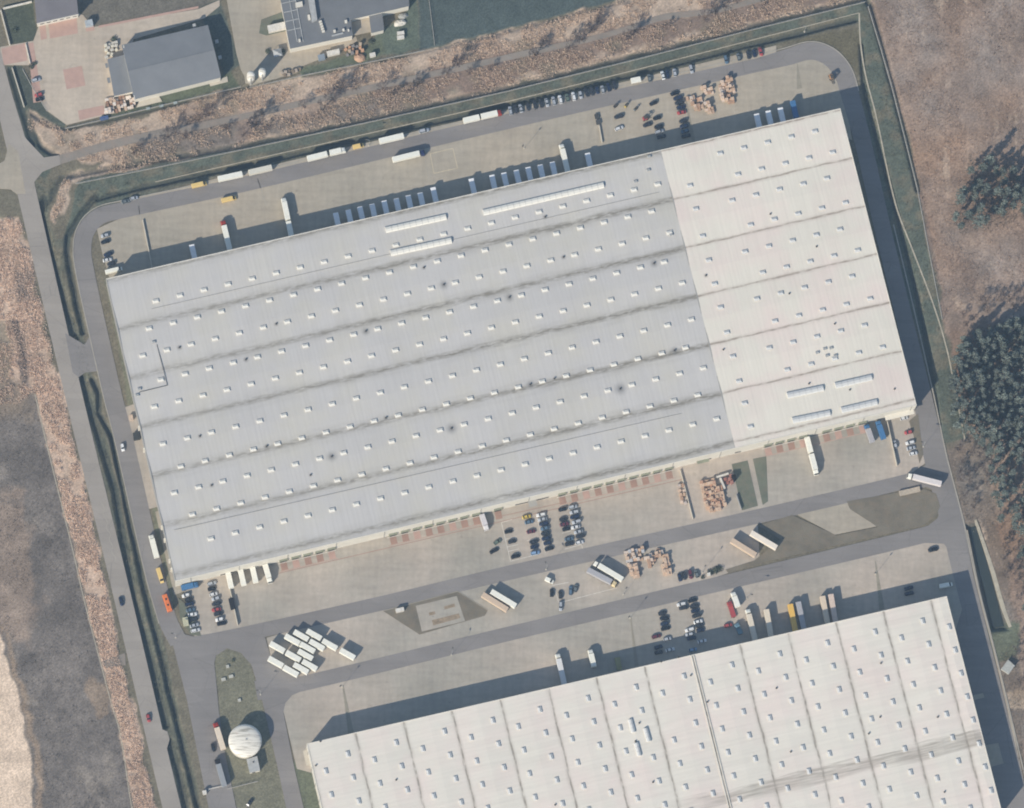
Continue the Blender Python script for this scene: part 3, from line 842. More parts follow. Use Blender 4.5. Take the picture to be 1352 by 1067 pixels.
def uvmesh(name, rows, mat):
    """rows of (x, y, z, u, v): a grid roof surface with its place stored as UV"""
    n = len(rows[0])
    vs = [p[:3] for r in rows for p in r]
    fs = [(j * n + i, j * n + i + 1, (j + 1) * n + i + 1, (j + 1) * n + i) for j in range(len(rows) - 1) for i in range(n - 1)]
    me = bpy.data.meshes.new(name)
    me.from_pydata(vs, [], fs)
    uvl = me.uv_layers.new(name='UVMap')
    flat = [(p[3] / 100, p[4] / 100) for r in rows for p in r]
    for lp in me.loops:
        uvl.data[lp.index].uv = flat[lp.vertex_index]
    me.materials.append(MAT[mat])
    return me

VENTS = [(237, 459), (324.6, 475), (364.7, 428), (586, 376), (483, 437.6), (559.7, 353.6), (744, 339.7), (672.6, 392.8), (863.6, 348), (700, 508), (732, 500), (819, 513.7), (890.7, 463), (720, 286.6), (264, 576), (279.5, 641), (352, 589.6), (509.6, 552), (438, 603), (596, 566), (410, 627.5)]
WVENTS = [(932, 364), (1017, 283), (1078, 326), (1042, 388), (955, 462), (1102, 428), (1122, 515), (1068, 507), (1181, 514)]
soot = [(*FM.uv(x, y), r) for (x, y), r in zip(VENTS, [5, 5, 4, 9, 8, 4, 5, 9, 8, 8, 3, 12, 8, 5, 4, 4, 5, 5, 10, 11, 3])]
VAL = [0.0, 69.0, 136.0, 202.5, 269.0, 336.0, 411.0]
roofmat('roof_grey', lin(193, 193, 193), lin(195, 194, 189), 'v', 69.0, 66.75, lin(142, 141, 137), 5.5, 0.95, soot)
roofmat('roof_white', lin(219, 216, 207), lin(221, 211, 205), 'v', 69.0, 66.75, lin(160, 152, 145), 1.9, 0.85, [(*FM.uv(x, y), 4) for x, y in WVENTS[:1]])
roofmat('roof_lower', lin(220, 217, 209), lin(222, 213, 207), 'u', 65.0, 65.0, lin(152, 148, 142), 2.2, 1.0, (), (184, 208, 430))

def hatch_mesh(name, mat, w, l):
    mb = MB()
    mb.box(-l / 2 - 0.15, l / 2 + 0.15, -w / 2 - 0.15, w / 2 + 0.15, -0.6, 0.42)
    # slightly pitched cap
    vs = [(-l / 2, -w / 2, 0.43), (l / 2, -w / 2, 0.43), (l / 2, w / 2, 0.43), (-l / 2, w / 2, 0.43), (-l / 2 + 0.25, 0, 0.75), (l / 2 - 0.25, 0, 0.75)]
    mb.add(vs, [(0, 1, 5, 4), (2, 3, 4, 5), (1, 2, 5), (3, 0, 4)])
    return mb.mesh(name, mat)

def strip_light(root, F, a, c, width, mat, name='strip_skylight'):
    """long roof light from a to c (survey), barrel shaped"""
    p0, p1 = np.array(G(*a, HR + 0.5)), np.array(G(*c, HR + 0.5))
    L = float(np.linalg.norm(p1 - p0)); ang = math.atan2(p1[1] - p0[1], p1[0] - p0[0])
    w = width * 0.37 / 2
    mb = MB()
    rings = []
    for x in (0.0, L):
        rings.append([(x, -w, -0.8), (x, -w, 0.35), (x, -w * 0.7, 0.95), (x, 0, 1.2), (x, w * 0.7, 0.95), (x, w, 0.35), (x, w, -0.8)])
    mb.loft(rings)
    o = link(name, mb.mesh(name, mat), root, (p0[0] - root.location.x, p0[1] - root.location.y, HR), ang)
    n = max(3, int(L / 3.0))
    rb = MB()
    for i in range(1, n):
        x = L * i / n
        rb.loft([[(x + d, -w - .03, 0.3), (x + d, -w * 0.7 - .02, 1.0), (x + d, 0, 1.26), (x + d, w * 0.7 + .02, 1.0), (x + d, w + .03, 0.3)] for d in (-0.06, 0.06)])
    f = link('glazing_bar', rb.mesh('glazing_bar', 'galvanised'), o); f['kind'] = 'stuff'

VENT_ME = MB().cyl(0, 0, -0.5, 0.5, 0.3).cyl(0, 0, 0.5, 0.75, 0.48, 0.3).mesh('roof_vent', 'dark_metal')

def prism_part(root, name, poly, z0, z1, mat):
    return link(name, MB().prism(rel(poly, root), z0, z1).mesh(name, mat), root)

# ---- main warehouse
o0 = FM.pt(0, 0)
WH = thing('warehouse', 'huge warehouse with grey and cream roof bands and red dock ramps, whole in view', 'warehouse', (o0[0], o0[1], 0))
LU, LV = 996.0, 411.0
def zig(c, marks, hi, lo, edge):
    for i in range(len(marks) - 1):
        if marks[i] <= c <= marks[i + 1]:
            a, b_ = marks[i], marks[i + 1]
            za = edge if i == 0 else lo
            zb = edge if i == len(marks) - 2 else lo
            mid = (a + b_) / 2
            return za + (hi - za) * (c - a) / (mid - a) if c <= mid else hi + (zb - hi) * (c - mid) / (b_ - mid)
def roof_rows(F, us, vs, zf, root):
    out = []
    for v in vs:
        r = []
        for u in us:
            p = F.pt(u, v)
            r.append((p[0] - root.location.x, p[1] - root.location.y, zf(u, v), u, v))
        out.append(r)
    return out
vs_ = sorted(set([x for i in range(len(VAL) - 1) for x in (VAL[i], (VAL[i] + VAL[i + 1]) / 2, VAL[i + 1])]))
vs_[0], vs_[-1] = 0.7, LV - 0.7
zf = lambda u, v: zig(v, VAL, 13.10, 12.82, 12.97)
SPLIT = 750.0
link('roof', uvmesh('roof', roof_rows(FM, [0.7, 250, 500, SPLIT], vs_, zf, WH), 'roof_grey'), WH)['label'] = 'grey sheet roof with dirt streaks along its valleys'
link('roof', uvmesh('roof', roof_rows(FM, [SPLIT, 880, LU - 0.7], vs_, lambda u, v: zf(u, v) + 0.06, WH), 'roof_white'), WH)['label'] = 'cream white sheet roof with thin dashed dirt lines'
for nm, (a, c), mt_ in (('wall', ((0, 0), (LU, 1.0)), 'wall_white'), ('wall', ((0, LV - 1.0), (LU, LV)), 'wall_white'), ('wall', ((0, 1.0), (1.0, LV - 1.0)), 'wall_grey'), ('wall', ((LU - 1.0, 1.0), (LU, LV - 1.0)), 'wall_white')):
    prism_part(WH, nm, [FM.pt(a[0], a[1]), FM.pt(c[0], a[1]), FM.pt(c[0], c[1]), FM.pt(a[0], c[1])], -0.3, 13.12, mt_)
prism_part(WH, 'roof_joint', [FM.pt(SPLIT - 0.8, 1), FM.pt(SPLIT + 0.4, 1), FM.pt(SPLIT + 0.4, LV - 1), FM.pt(SPLIT - 0.8, LV - 1)], 12.4, 13.02, 'wall_grey')
HM = hatch_mesh('roof_hatch', 'roof_light', 1.55, 2.7)
HMS = hatch_mesh('roof_hatch', 'roof_light_grey', 1.5, 2.5)
def hatch(root, F, u, v, me, rot, z):
    p = F.pt(u, v)
    link('roof_hatch', me, root, (p[0] - root.location.x, p[1] - root.location.y, z), rot)
for v, u0 in ((44.5, 56.6), (78, 40), (111.4, 24), (148, 40), (181, 24), (231.5, 24), (266, 40), (298, 24), (331, 40.5), (367.8, 57)):
    u = u0
    while u < 742:
        hatch(WH, FM, u, v, HM, FM.rot, zf(u, v) + 0.05)
        u += 32.3
for i, v in enumerate((23, 56, 88.5, 126, 159.5, 192, 224.5, 259, 292, 325.8)):
    u = 955 if i in (0, 2, 4, 6, 8) else 971
    for k in range(5):
        hatch(WH, FM, u - 32.4 * k, v, HMS, FM.rot, zf(u, v) + 0.1)
    if v > 50:
        hatch(WH, FM, 776, v, HMS, FM.rot, zf(776, v) + 0.1)
for v in (356, 388):
    hatch(WH, FM, 776, v, HMS, FM.rot, zf(776, v) + 0.1)
for a, c, w, mt_ in (((509, 303.5), (589, 286), 8.5, 'roof_light'), ((516, 334), (596, 317), 8.5, 'roof_light'), ((638, 280.5), (797, 244), 8.5, 'roof_light'),
                     ((1039.5, 522), (1087, 512), 8.5, 'roof_light_grey'), ((1103, 509), (1151, 498), 8.5, 'roof_light_grey'), ((1046.5, 555), (1096, 545), 8.5, 'roof_light_grey'), ((1111, 541.5), (1158, 530.5), 8.5, 'roof_light_grey')):
    strip_light(WH, FM, a, c, w, mt_)
for (x, y) in VENTS + WVENTS:
    p = G(x, y, HR)
    link('roof_vent', VENT_ME, WH, (p[0] - o0[0], p[1] - o0[1], HR))
UNIT_ME = MB().box(-0.9, 0.9, -0.6, 0.6, -0.5, 0.7, 0.08).cyl(-0.4, 0, 0.7, 0.8, 0.3).cyl(0.45, 0, 0.7, 0.8, 0.3).mesh('roof_unit', 'galvanised')
for (x, y) in ((203, 452), (181, 522), (184, 514), (1089, 461), (1097, 460), (1092, 470), (1103, 470), (1079, 466), (857, 207), (856, 225), (839, 240), (886, 310)):
    p = G(x, y, HR)
    link('roof_unit', UNIT_ME, WH, (p[0] - o0[0], p[1] - o0[1], HR), FM.rot + (0 if x < 300 else 0.1))
def roof_pipe(root, a, c, w=0.18, z=13.1, mat='dark_metal'):
    p0, p1 = G(*a, HR), G(*c, HR)
    mb = MB().obox(((p0[0] + p1[0]) / 2 - root.location.x, (p0[1] + p1[1]) / 2 - root.location.y), math.hypot(p1[0] - p0[0], p1[1] - p0[1]), w, z, z + 0.22, math.atan2(p1[1] - p0[1], p1[0] - p0[0]))
    link('roof_pipe', mb.mesh('roof_pipe', mat), root)
roof_pipe(WH, (207, 455), (221, 509)); roof_pipe(WH, (221, 509), (184, 518))
for y0, (a, c) in enumerate((((200, 408), (870, 254)), ((230, 700), (900, 546)))):
    roof_pipe(WH, a, c, 0.12, 12.92, 'wall_grey')
# loading docks on the sunny side
DOORM = MB().box(-1.6, 1.6, -0.06, 0.06, 1.1, 4.3).mesh('dock_door', 'wall_grey')
SHELM = MB().box(-2.0, -1.65, -0.75, 0.0, 0.9, 4.6).box(1.65, 2.0, -0.75, 0.0, 0.9, 4.6).box(-2.0, 2.0, -0.95, 0.0, 4.6, 4.9).mesh('dock_shelter', 'dock_green')
DECKM = MB().box(-1.8, 1.8, -0.5, 0.0, -0.2, 1.1).mesh('dock_bumper', 'dark_metal')
for u in RAMPS:
    p = FM.pt(u - 2.0, LV)
    L0 = (p[0] - o0[0], p[1] - o0[1], 0)
    link('dock_door', DOORM, WH, (L0[0] + FM.rot * 0, L0[1] - 0.02, 0), FM.rot)
    link('dock_shelter', SHELM, WH, L0, FM.rot)
    link('dock_bumper', DECKM, WH, L0, FM.rot)
    # ramp of red paving blocks
    q = [FM.pt(u + du - 2.4, LV + 1.5 + dv) for du, dv in ((-4.4, 0.0), (4.4, 0.0), (4.4, 10.5), (-4.4, 10.5))]
    link('dock_ramp', MB().prism(q, -0.02, 0.03).mesh('dock_ramp', 'brick_red' if hash(int(u)) % 3 else 'brick_rose'), SY)
for u0, u1 in ((146, 210), (292, 404), (520, 664), (798, 927)):
    for vv in (2.0, 12.6):
        a, c = FM.pt(u0 - 9, LV + vv), FM.pt(u1 + 4, LV + vv)
        mb = MB().obox(((a[0] + c[0]) / 2, (a[1] + c[1]) / 2), math.hypot(c[0] - a[0], c[1] - a[1]), 0.3, -0.02, 0.04, FM.rot)
        link('ramp_edge_line', mb.mesh('ramp_edge_line', 'brick_rose' if vv > 5 else 'white_paint'), SY)
# office band, canopies, doors
for u0, u1 in ((60, 82), (455, 500), (700, 720), (752, 760)):
    prism_part(WH, 'office_window_band', [FM.pt(u0, LV), FM.pt(u1, LV), FM.pt(u1, LV + 0.25), FM.pt(u0, LV + 0.25)], 1.2, 3.4, 'glass_dark')
prism_part(WH, 'entrance_canopy', [FM.pt(472, LV), FM.pt(483, LV), FM.pt(483, LV + 8), FM.pt(472, LV + 8)], 3.4, 3.7, 'wall_grey')
prism_part(WH, 'entrance_canopy', [FM.pt(955, LV), FM.pt(994, LV), FM.pt(994, LV + 6), FM.pt(955, LV + 6)], 4.6, 5.0, 'wall_white')
prism_part(WH, 'entrance_canopy', [FM.pt(700, LV), FM.pt(716, LV), FM.pt(716, LV + 4), FM.pt(700, LV + 4)], 3.6, 3.9, 'dock_green')
for v in (200, 230, 335, 352, 380, 392):
    prism_part(WH, 'downpipe_box', [FM.pt(-2.2, v), FM.pt(0, v), FM.pt(0, v + 1.8), FM.pt(-2.2, v + 1.8)], 4.0, 12.2, 'wall_white')
for k, u in enumerate(np.arange(20, 990, 64.6)):
    prism_part(WH, 'downpipe', [FM.pt(u, LV), FM.pt(u + 0.7, LV), FM.pt(u + 0.7, LV + 0.6), FM.pt(u, LV + 0.6)], 0, 12.9, 'wall_grey')

# ---- lower warehouse
s0 = FS.pt(0, 0)
WS = thing('warehouse', 'cream roofed warehouse cut off by the lower edge of the photo', 'warehouse', (s0[0], s0[1], 0))
LS, LVS = 867.0, 300.0
UV_ = [65.0 * k for k in range(14)] + [LS]
us_ = sorted(set([x for i in range(len(UV_) - 1) for x in (UV_[i], (UV_[i] + UV_[i + 1]) / 2, UV_[i + 1])]))
us_[0], us_[-1] = 0.7, LS - 0.7
zs = lambda u, v: zig(u, UV_, 13.1, 12.85, 12.97)
link('roof', uvmesh('roof', roof_rows(FS, us_, [0.7, 100, 200, LVS - 0.7], zs, WS), 'roof_lower'), WS)
for a, c, mt_ in (((0, 0), (LS, 1.0), 'wall_white'), ((0, LVS - 1.0), (LS, LVS), 'wall_white'), ((0, 1.0), (1.0, LVS - 1.0), 'wall_white'), ((LS - 1.0, 1.0), (LS, LVS - 1.0), 'wall_white')):
    prism_part(WS, 'wall', [FS.pt(a[0], a[1]), FS.pt(c[0], a[1]), FS.pt(c[0], c[1]), FS.pt(a[0], c[1])], -0.3, 13.1, mt_)
for d in (-2.2, 1.0):
    prism_part(WS, 'expansion_joint', [FS.pt(520 + d, 1.2), FS.pt(521.2 + d, 1.2), FS.pt(521.2 + d, LVS - 1), FS.pt(520 + d, LVS - 1)], 12.2, 13.22, 'wall_white')
for k in range(14):
    for cu, cv in ((15.8, 41.8), (48.7, 26.0)):
        u = cu + 65 * k - (1.5 if k > 3 else 0)
        if u > LS - 6:
            continue
        for j in range(12):
            v = cv + 32.3 * j
            p = FS.pt(u, v)
            if v < 292 and p[1] > G(0, 1090)[1] and not (abs(u - 455) < 15 and 60 < v < 100):
                hatch(WS, FS, u, v, HMS, FS.rot + math.pi / 2, zs(u, v) + 0.08)
for a, c in (((832, 950), (836.5, 967)), ((852, 961.5), (857, 979)), ((840, 981), (844.5, 998))):
    strip_light(WS, FS, a, c, 6.0, 'roof_light_grey')
for (x, y) in ((423, 979), (523, 1030), (844, 955), (839, 979), (862, 1033), (733, 1063), (912, 892), (934, 927), (873, 874), (896, 868), (1025, 909), (1163, 876), (1147, 969), (1238, 947), (1247, 1046), (1044, 993), (417, 1011), (1162, 947)):
    p = G(x, y, HR)
    link('roof_vent', VENT_ME, WS, (p[0] - s0[0], p[1] - s0[1], HR))
prism_part(WS, 'entrance_canopy', [FS.pt(-5.5, 4), FS.pt(0, 4), FS.pt(0, 24), FS.pt(-5.5, 24)], 3.4, 3.8, 'concrete_pale')
for v in range(10, 150, 22):
    prism_part(WS, 'downpipe', [FS.pt(-0.9, v), FS.pt(0, v), FS.pt(0, v + 0.8), FS.pt(-0.9, v + 0.8)], 0, 12.8, 'wall_grey')

# ------------------------------------------------------------------ neighbouring plots
CYARD = sheet('compound_pavement', [(0, 62), (44, 54), (52, 32), (104, 18), (110, 20), (122, 36), (262, 12), (290, 0), (290, 8), (270, 24), (176, 52), (170, 130), (140, 134), (137, 153), (88, 165), (62, 146), (45, 118), (40, 86), (0, 86)], 0.0, 'concrete_compound')
for mt_, pts in (('brick_rose', [(83, 92), (108, 87), (113, 113), (88, 118)]), ('brick_rose', [(64, 31), (101, 22), (103, 44), (66, 51)]), ('brick_rose', [(52, 33), (60, 31), (62, 51), (54, 53)]), ('brick_rose', [(2, 64), (33, 57), (36, 80), (5, 86)]), ('brick_rose', [(37, 57), (44, 56), (56, 134), (44, 136)]), ('brick_rose', [(103, 146), (137, 139), (138, 151), (105, 159)]), ('brick_rose', [(113, 37), (124, 34), (125, 40), (114, 42)]), ('brick_rose', [(130, 34), (262, 8), (262, 11), (130, 37)])):
    link('brick_paving', MB().prism(GP(pts), 0.0, 0.03).mesh('brick_paving', mt_), CYARD)
sheet('plant_driveway_pavement', [(294, -30), (374, -30), (386, 66), (470, 48), (472, 54), (452, 66), (398, 88), (392, 96), (330, 114), (318, 92), (312, 70)], -0.01, 'concrete')
sheet('plant_lawn', [(345, 26), (372, 16), (382, 40), (352, 47), (342, 44)], 0.09, 'lawn_green')
sheet('silo_base_pavement', [(322, 96), (352, 90), (356, 104), (336, 112), (324, 110)], 0.03, 'sand')

def gable(name, label, c, h_eave, h_ridge, mat, lean=None):
    """hall with a pitched roof; c = roof corners nw, ne, se, sw in the survey"""
    P = [np.array(G(x, y, h_eave)) for x, y in c]
    root = thing(name, label, 'building', (P[0][0], P[0][1], 0))
    R = [p - P[0] for p in P]
    prism_part(root, 'wall', [tuple(P[0] + (p - sum(R) / 4) * 0.985 + sum(R) / 4) for p in R], -0.3, h_eave - 0.05, 'wall_white')
    ml, mr = (R[0] + R[3]) / 2, (R[1] + R[2]) / 2
    V = [(*R[0], h_eave), (*R[1], h_eave), (*mr, h_ridge), (*ml, h_ridge), (*R[2], h_eave), (*R[3], h_eave)]
    for f in ((0, 1, 2, 3), (3, 2, 4, 5)):
        link('roof_slope', MB().add([V[i] for i in f], [(0, 1, 2, 3)]).mesh('roof_slope', mat), root)
    link('gable_wall', MB().add([V[0], V[3], V[5]], [(0, 1, 2)]).mesh('gable_wall', 'wall_white'), root)
    link('gable_wall', MB().add([V[1], V[2], V[4]], [(0, 1, 2)]).mesh('gable_wall', 'wall_white'), root)
    rm = MB()
    a, b_ = V[3], V[2]
    rm.obox(((a[0] + b_[0]) / 2, (a[1] + b_[1]) / 2), math.hypot(b_[0] - a[0], b_[1] - a[1]), 0.35, h_ridge - 0.02, h_ridge + 0.1, math.atan2(b_[1] - a[1], b_[0] - a[0]))
    link('ridge_cap', rm.mesh('ridge_cap', mat), root)
    return root, P
HALL, HP = gable('hall', 'dark grey gabled hall with a low annex beside a paved yard', [(160.6, 59.4), (274.5, 33), (292, 102.5), (177, 131.5)], 6.5, 8.4, 'dark_roof')
prism_part(HALL, 'annex_wall', GP([(142.5, 79), (164, 74), (176, 121), (151, 126)], 4.0), -0.3, 3.9, 'wall_white')
prism_part(HALL, 'annex_roof', GP([(141.7, 78.4), (164, 72.5), (176.5, 121), (150.5, 126.8)], 4.1), 3.9, 4.25, 'dark_roof')
prism_part(HALL, 'annex_canopy', GP([(138.5, 84), (142, 83), (143.5, 89), (140, 90)], 2.6), 2.5, 2.7, 'dark_roof')
prism_part(HALL, 'annex_canopy', GP([(141, 103), (145, 102), (146.5, 109), (142.5, 110)], 2.6), 2.5, 2.7, 'dark_roof')
ga, gb = G(163, 60, 6.6), G(178, 131, 6.6)
link('gutter', MB().obox(((ga[0] + gb[0]) / 2 - HALL.location.x, (ga[1] + gb[1]) / 2 - HALL.location.y), math.hypot(gb[0] - ga[0], gb[1] - ga[1]), 0.45, 6.3, 6.75, math.atan2(gb[1] - ga[1], gb[0] - ga[0])).mesh('gutter', 'wall_white'), HALL)
for x, y in ((254, 32), (284, 53), (288, 74)):
    prism_part(HALL, 'vent_box', GP([(x, y), (x + 4, y - 1), (x + 4.8, y + 3), (x + 0.8, y + 4)], 5.0), 3.8, 5.2, 'galvanised')
prism_part(HALL, 'loading_slab', GP([(184, 134), (210, 127), (214, 134), (180, 142)]), -0.2, 0.25, 'concrete_pale')
prism_part(HALL, 'loading_slab', GP([(276, 110), (300, 101), (301, 108), (278, 114)]), -0.2, 0.25, 'concrete_pale')

BR = thing('office_building', 'flat grey roofed building with a white gutter above red brick paving', 'building', (*G(75, 10), 0))
prism_part(BR, 'wall', GP([(42.5, -39), (96, -51), (103, 18), (49, 30)], 7.0), -0.3, 7.0, 'wall_white')
prism_part(BR, 'roof', GP([(42, -40), (96, -52), (103.5, 18.5), (48.5, 30.8)], 7.2), 7.0, 7.3, 'roof_brick')
prism_part(BR, 'gutter', GP([(48.5, 30.8), (103.5, 18.5), (103.8, 20), (48.8, 32.3)], 7.0), 6.7, 7.05, 'wall_white')
for k in range(6):
    x, y = 53 + k * 8.6, 31 - k * 1.95
    prism_part(BR, 'window', GP([(x, y), (x + 5, y - 1.15), (x + 5.1, y - 0.85), (x + 0.1, y + 0.3)], 5.0), 3.2, 5.0, 'glass_dark')

PL = thing('factory_building', 'dark flat roofed factory with a courtyard notch at the top edge', 'building', (*G(440, 20), 0))
HC = 8.0
prism_part(PL, 'wall', GP([(370.5, -49.5), (537, -79), (539.7, 7.3), (462.8, 25.4), (465.2, 46.5), (383.3, 63.6), (371, 0)], HC), -0.3, HC, 'wall_white')
prism_part(PL, 'roof', GP([(370, -50), (537, -80), (540.3, 8), (463.3, 26), (465.8, 47), (383, 64.5), (370.3, 0)], HC + .2), HC, HC + 0.3, 'dark_roof_blue')
prism_part(PL, 'courtyard_roof', GP([(463, 26), (487, 20.4), (490.5, 42), (465.5, 47)], 3.6), 3.2, 3.6, 'concrete')
prism_part(PL, 'annex_wall', GP([(487.5, 20.5), (504, 16.7), (506.5, 39.5), (490.5, 43.2)], 5.5), -0.3, 5.5, 'wall_white')
prism_part(PL, 'annex_roof', GP([(487, 20), (504.5, 16), (507.2, 39.8), (490.2, 43.8)], 5.7), 5.5, 5.8, 'dark_roof_blue')
prism_part(PL, 'roof_duct', GP([(404, -20), (412, -22), (419, 26), (412, 29)], HC + 2), HC + 0.3, HC + 2.2, 'galvanised')
for k in range(5):
    prism_part(PL, 'roof_light', GP([(421 + k * 1.0, 28 + k * 3.2), (424.5 + k, 27 + k * 3.2), (425 + k, 29.4 + k * 3.2), (421.4 + k, 30.2 + k * 3.2)], HC + 1), HC + 0.3, HC + 1.5, 'wall_white')
for x, y, w, h in ((390, 4, 9, 4), (406, 20, 3, 6), (455, 27, 3, 3), (394, 52, 2.5, 3), (440, 40, 3, 2.5), (452, 38.5, 2.5, 2.5), (459, 39, 2, 2)):
    prism_part(PL, 'roof_unit', GP([(x, y), (x + w, y - w * 0.23), (x + w + 0.2 * h, y + h), (x + 0.2 * h, y + h + w * 0.23)], HC + 1), HC + 0.3, HC + 1.4, 'wall_white')
prism_part(PL, 'roof_unit', GP([(438, 46), (453, 42.5), (453.4, 44.3), (438.4, 48)], HC + 1), HC + 0.3, HC + 0.9, 'galvanised')
for dx in (7, 15):
    prism_part(PL, 'roof_pipe', GP([(371 + dx, -20), (372 + dx, -20), (386 + dx, 55), (385 + dx, 55)], HC + .5), HC + 0.3, HC + 0.6, 'galvanised')
for k in range(4):
    y = 4 + 12 * k
    prism_part(PL, 'roof_pipe', GP([(372 + 2.4 * k, y), (390 + 2.4 * k, y - 4), (390.2 + 2.4 * k, y - 3), (372.2 + 2.4 * k, y + 1)], HC + .5), HC + 0.3, HC + 0.55, 'galvanised')

def silo(px, py, r, h, label):
    p = G(px, py)
    t = thing('silo', label, 'silo', (p[0], p[1], 0), 0, 'white silos beside the factory')
    link('shell', MB().cyl(0, 0, 1.8, h, r, n=20).mesh('shell', 'tank_cover', True), t)
    link('dome_top', MB().dome(0, 0, h, r, r * 0.45, 20, 4).mesh('dome_top', 'tank_cover', True), t)
    link('hopper', MB().cyl(0, 0, 0.6, 1.8, r * 0.5, r, 20).mesh('hopper', 'galvanised'), t)
    for k in range(4):
        a = math.pi / 4 + k * math.pi / 2
        link('leg', MB().cyl(r * 0.85 * math.cos(a), r * 0.85 * math.sin(a), -0.2, 2.4, 0.18, n=6).mesh('leg', 'galvanised'), t)
    link('ladder', MB().box(-0.3, 0.3, -r - 0.25, -r - 0.12, 0.3, h).mesh('ladder', 'galvanised'), t)
silo(331, 107, 2.0, 11.0, 'white silo farther from the factory wall, tallest of the pair by the driveway')
silo(346, 102, 1.8, 10.5, 'white silo nearer the factory wall beside the other silo')

TKP = G(323.5, 981)
TK = thing('water_tank', 'round white domed tank with grey streaks beside the site entrance', 'tank', (TKP[0], TKP[1], 0))
link('shell', MB().cyl(0, 0, -0.2, 6.2, 7.85, n=48).mesh('shell', 'wall_white', True), TK)
link('dome_cover', MB().dome(0, 0, 6.2, 7.95, 1.7, 48, 6).mesh('dome_cover', 'tank_cover', True), TK)
link('rim', MB().cyl(0, 0, 6.0, 6.25, 8.05, n=48).mesh('rim', 'wall_white', True), TK)
link('hatch', MB().cyl(0.6, 0.4, 7.7, 8.1, 0.5).mesh('hatch', 'galvanised'), TK)
PH = thing('pump_house', 'small flat pale grey pump house beside the round white tank', 'shed', (*G(336, 1012), 0))
prism_part(PH, 'wall', GP([(326, 1003), (339, 999), (343, 1017), (330, 1020)], 3.6), -0.2, 3.5, 'wall_white')
prism_part(PH, 'roof', GP([(325.5, 1002.5), (339.5, 998.3), (343.5, 1017.2), (329.6, 1020.6)], 3.6), 3.5, 3.75, 'galvanised')
prism_part(PH, 'roof_vent', GP([(333.5, 1005.5), (335, 1005), (335.5, 1007), (334, 1007.5)], 3.9), 3.75, 4.1, 'dark_metal')
prism_part(PH, 'door', GP([(333, 1019.9), (337, 1018.9), (337.1, 1019.3), (333.1, 1020.3)], 2.0), 0, 2.1, 'dark_metal')
SHP = thing('shelter', 'small pale pyramid roofed shelter in the factory shadow by the silos', 'shelter', (*G(366, 72), 0))
p4 = GP([(360, 66), (371, 63.5), (373, 73), (362, 76)], 3.0)
for q in p4:
    link('post', MB().cyl(q[0] - SHP.location.x, q[1] - SHP.location.y, -0.1, 3.0, 0.12, n=6).mesh('post', 'galvanised'), SHP)
cx, cy = sum(q[0] for q in p4) / 4, sum(q[1] for q in p4) / 4
link('roof', MB().add([(q[0] - SHP.location.x, q[1] - SHP.location.y, 3.0) for q in p4] + [(cx - SHP.location.x, cy - SHP.location.y, 4.3)], [(0, 1, 4), (1, 2, 4), (2, 3, 4), (3, 0, 4)]).mesh('roof', 'galvanised'), SHP)

def simple_box(name, label, cat, pts, h, color, mat='plain_paint', group=None, lid=None):
    """closed box such as a container, cabin or skip: body with a proud rim or lid"""
    P = GP(pts, h)
    c = (sum(p[0] for p in P) / 4, sum(p[1] for p in P) / 4)
    t = thing(name, label, cat, (c[0], c[1], 0), 0, group)
    R = [(p[0] - c[0], p[1] - c[1]) for p in P]
    link('body', MB().prism([(x * 0.97, y * 0.97) for x, y in R], -0.1, h - 0.12).mesh('body', mat), t, color=color)
    link('lid', MB().prism(R, h - 0.12, h).mesh('lid', mat), t, color=lid or color)
    return t
W_, CR, GY, BL = lin(228, 226, 220), lin(214, 196, 160), lin(150, 154, 158), lin(70, 110, 160)
def pbox(x, y, l, w, ang=-13.0):
    a = math.radians(ang); ca, sa = math.cos(a), math.sin(a)
    return [(x + ca * dx - sa * dy, y + sa * dx + ca * dy) for dx, dy in ((-l / 2, -w / 2), (l / 2, -w / 2), (l / 2, w / 2), (-l / 2, w / 2))]
simple_box('storage_container', 'long white container on the lawn against the factory wall', 'container', pbox(365.5, 35.5, 24, 9), 3.0, W_)
simple_box('storage_container', 'ribbed white container on the strip below the factory', 'container', pbox(440, 69, 17, 6), 2.6, W_)
simple_box('site_cabin', 'pale blue grey cabin left of the ribbed white container', 'cabin', pbox(424.5, 75, 9, 7), 2.6, lin(150, 164, 178))
simple_box('storage_box', 'small white box standing alone beside the orange soil heap', 'container', pbox(492, 72, 7.5, 5), 2.2, W_)
simple_box('kiosk', 'small pale grey kiosk beside red paving, above the paved compound', 'kiosk', pbox(117.5, 30, 10, 8), 3.0, lin(186, 196, 204))
simple_box('blue_skip', 'low blue skip at the edge of the compound below the pallets', 'skip', pbox(137.5, 155.5, 11, 4.5), 1.4, lin(96, 118, 160))
simple_box('utility_cabinet', 'pale cream utility cabinet on the grass corner beside parked cars', 'cabinet', pbox(245, 820.5, 7, 11, -10), 2.2, lin(206, 206, 182))
simple_box('utility_cabinet', 'white utility cabinet on the dark lawn island of the trailer park', 'cabinet', pbox(528, 805, 11, 5), 2.4, W_)
simple_box('waste_compactor', 'dark compactor against the long side wall of the big warehouse', 'compactor', pbox(180, 575.5, 8.5, 9.5, -10), 2.6, lin(84, 92, 98))
simple_box('waste_bin', 'white bin with brown rim beside the long side wall', 'bin', pbox(173, 551, 5, 7, -10), 1.8, lin(214, 196, 180))
simple_box('open_skip', 'grey skip at the upper end of the short yard wall, farther out', 'skip', pbox(788, 153.5, 5.5, 6.5, -13), 1.0, lin(92, 98, 104))
simple_box('open_skip', 'grey skip at the upper end of the short yard wall, closer in', 'skip', pbox(790, 161, 6, 6, -13), 1.0, lin(98, 104, 110))
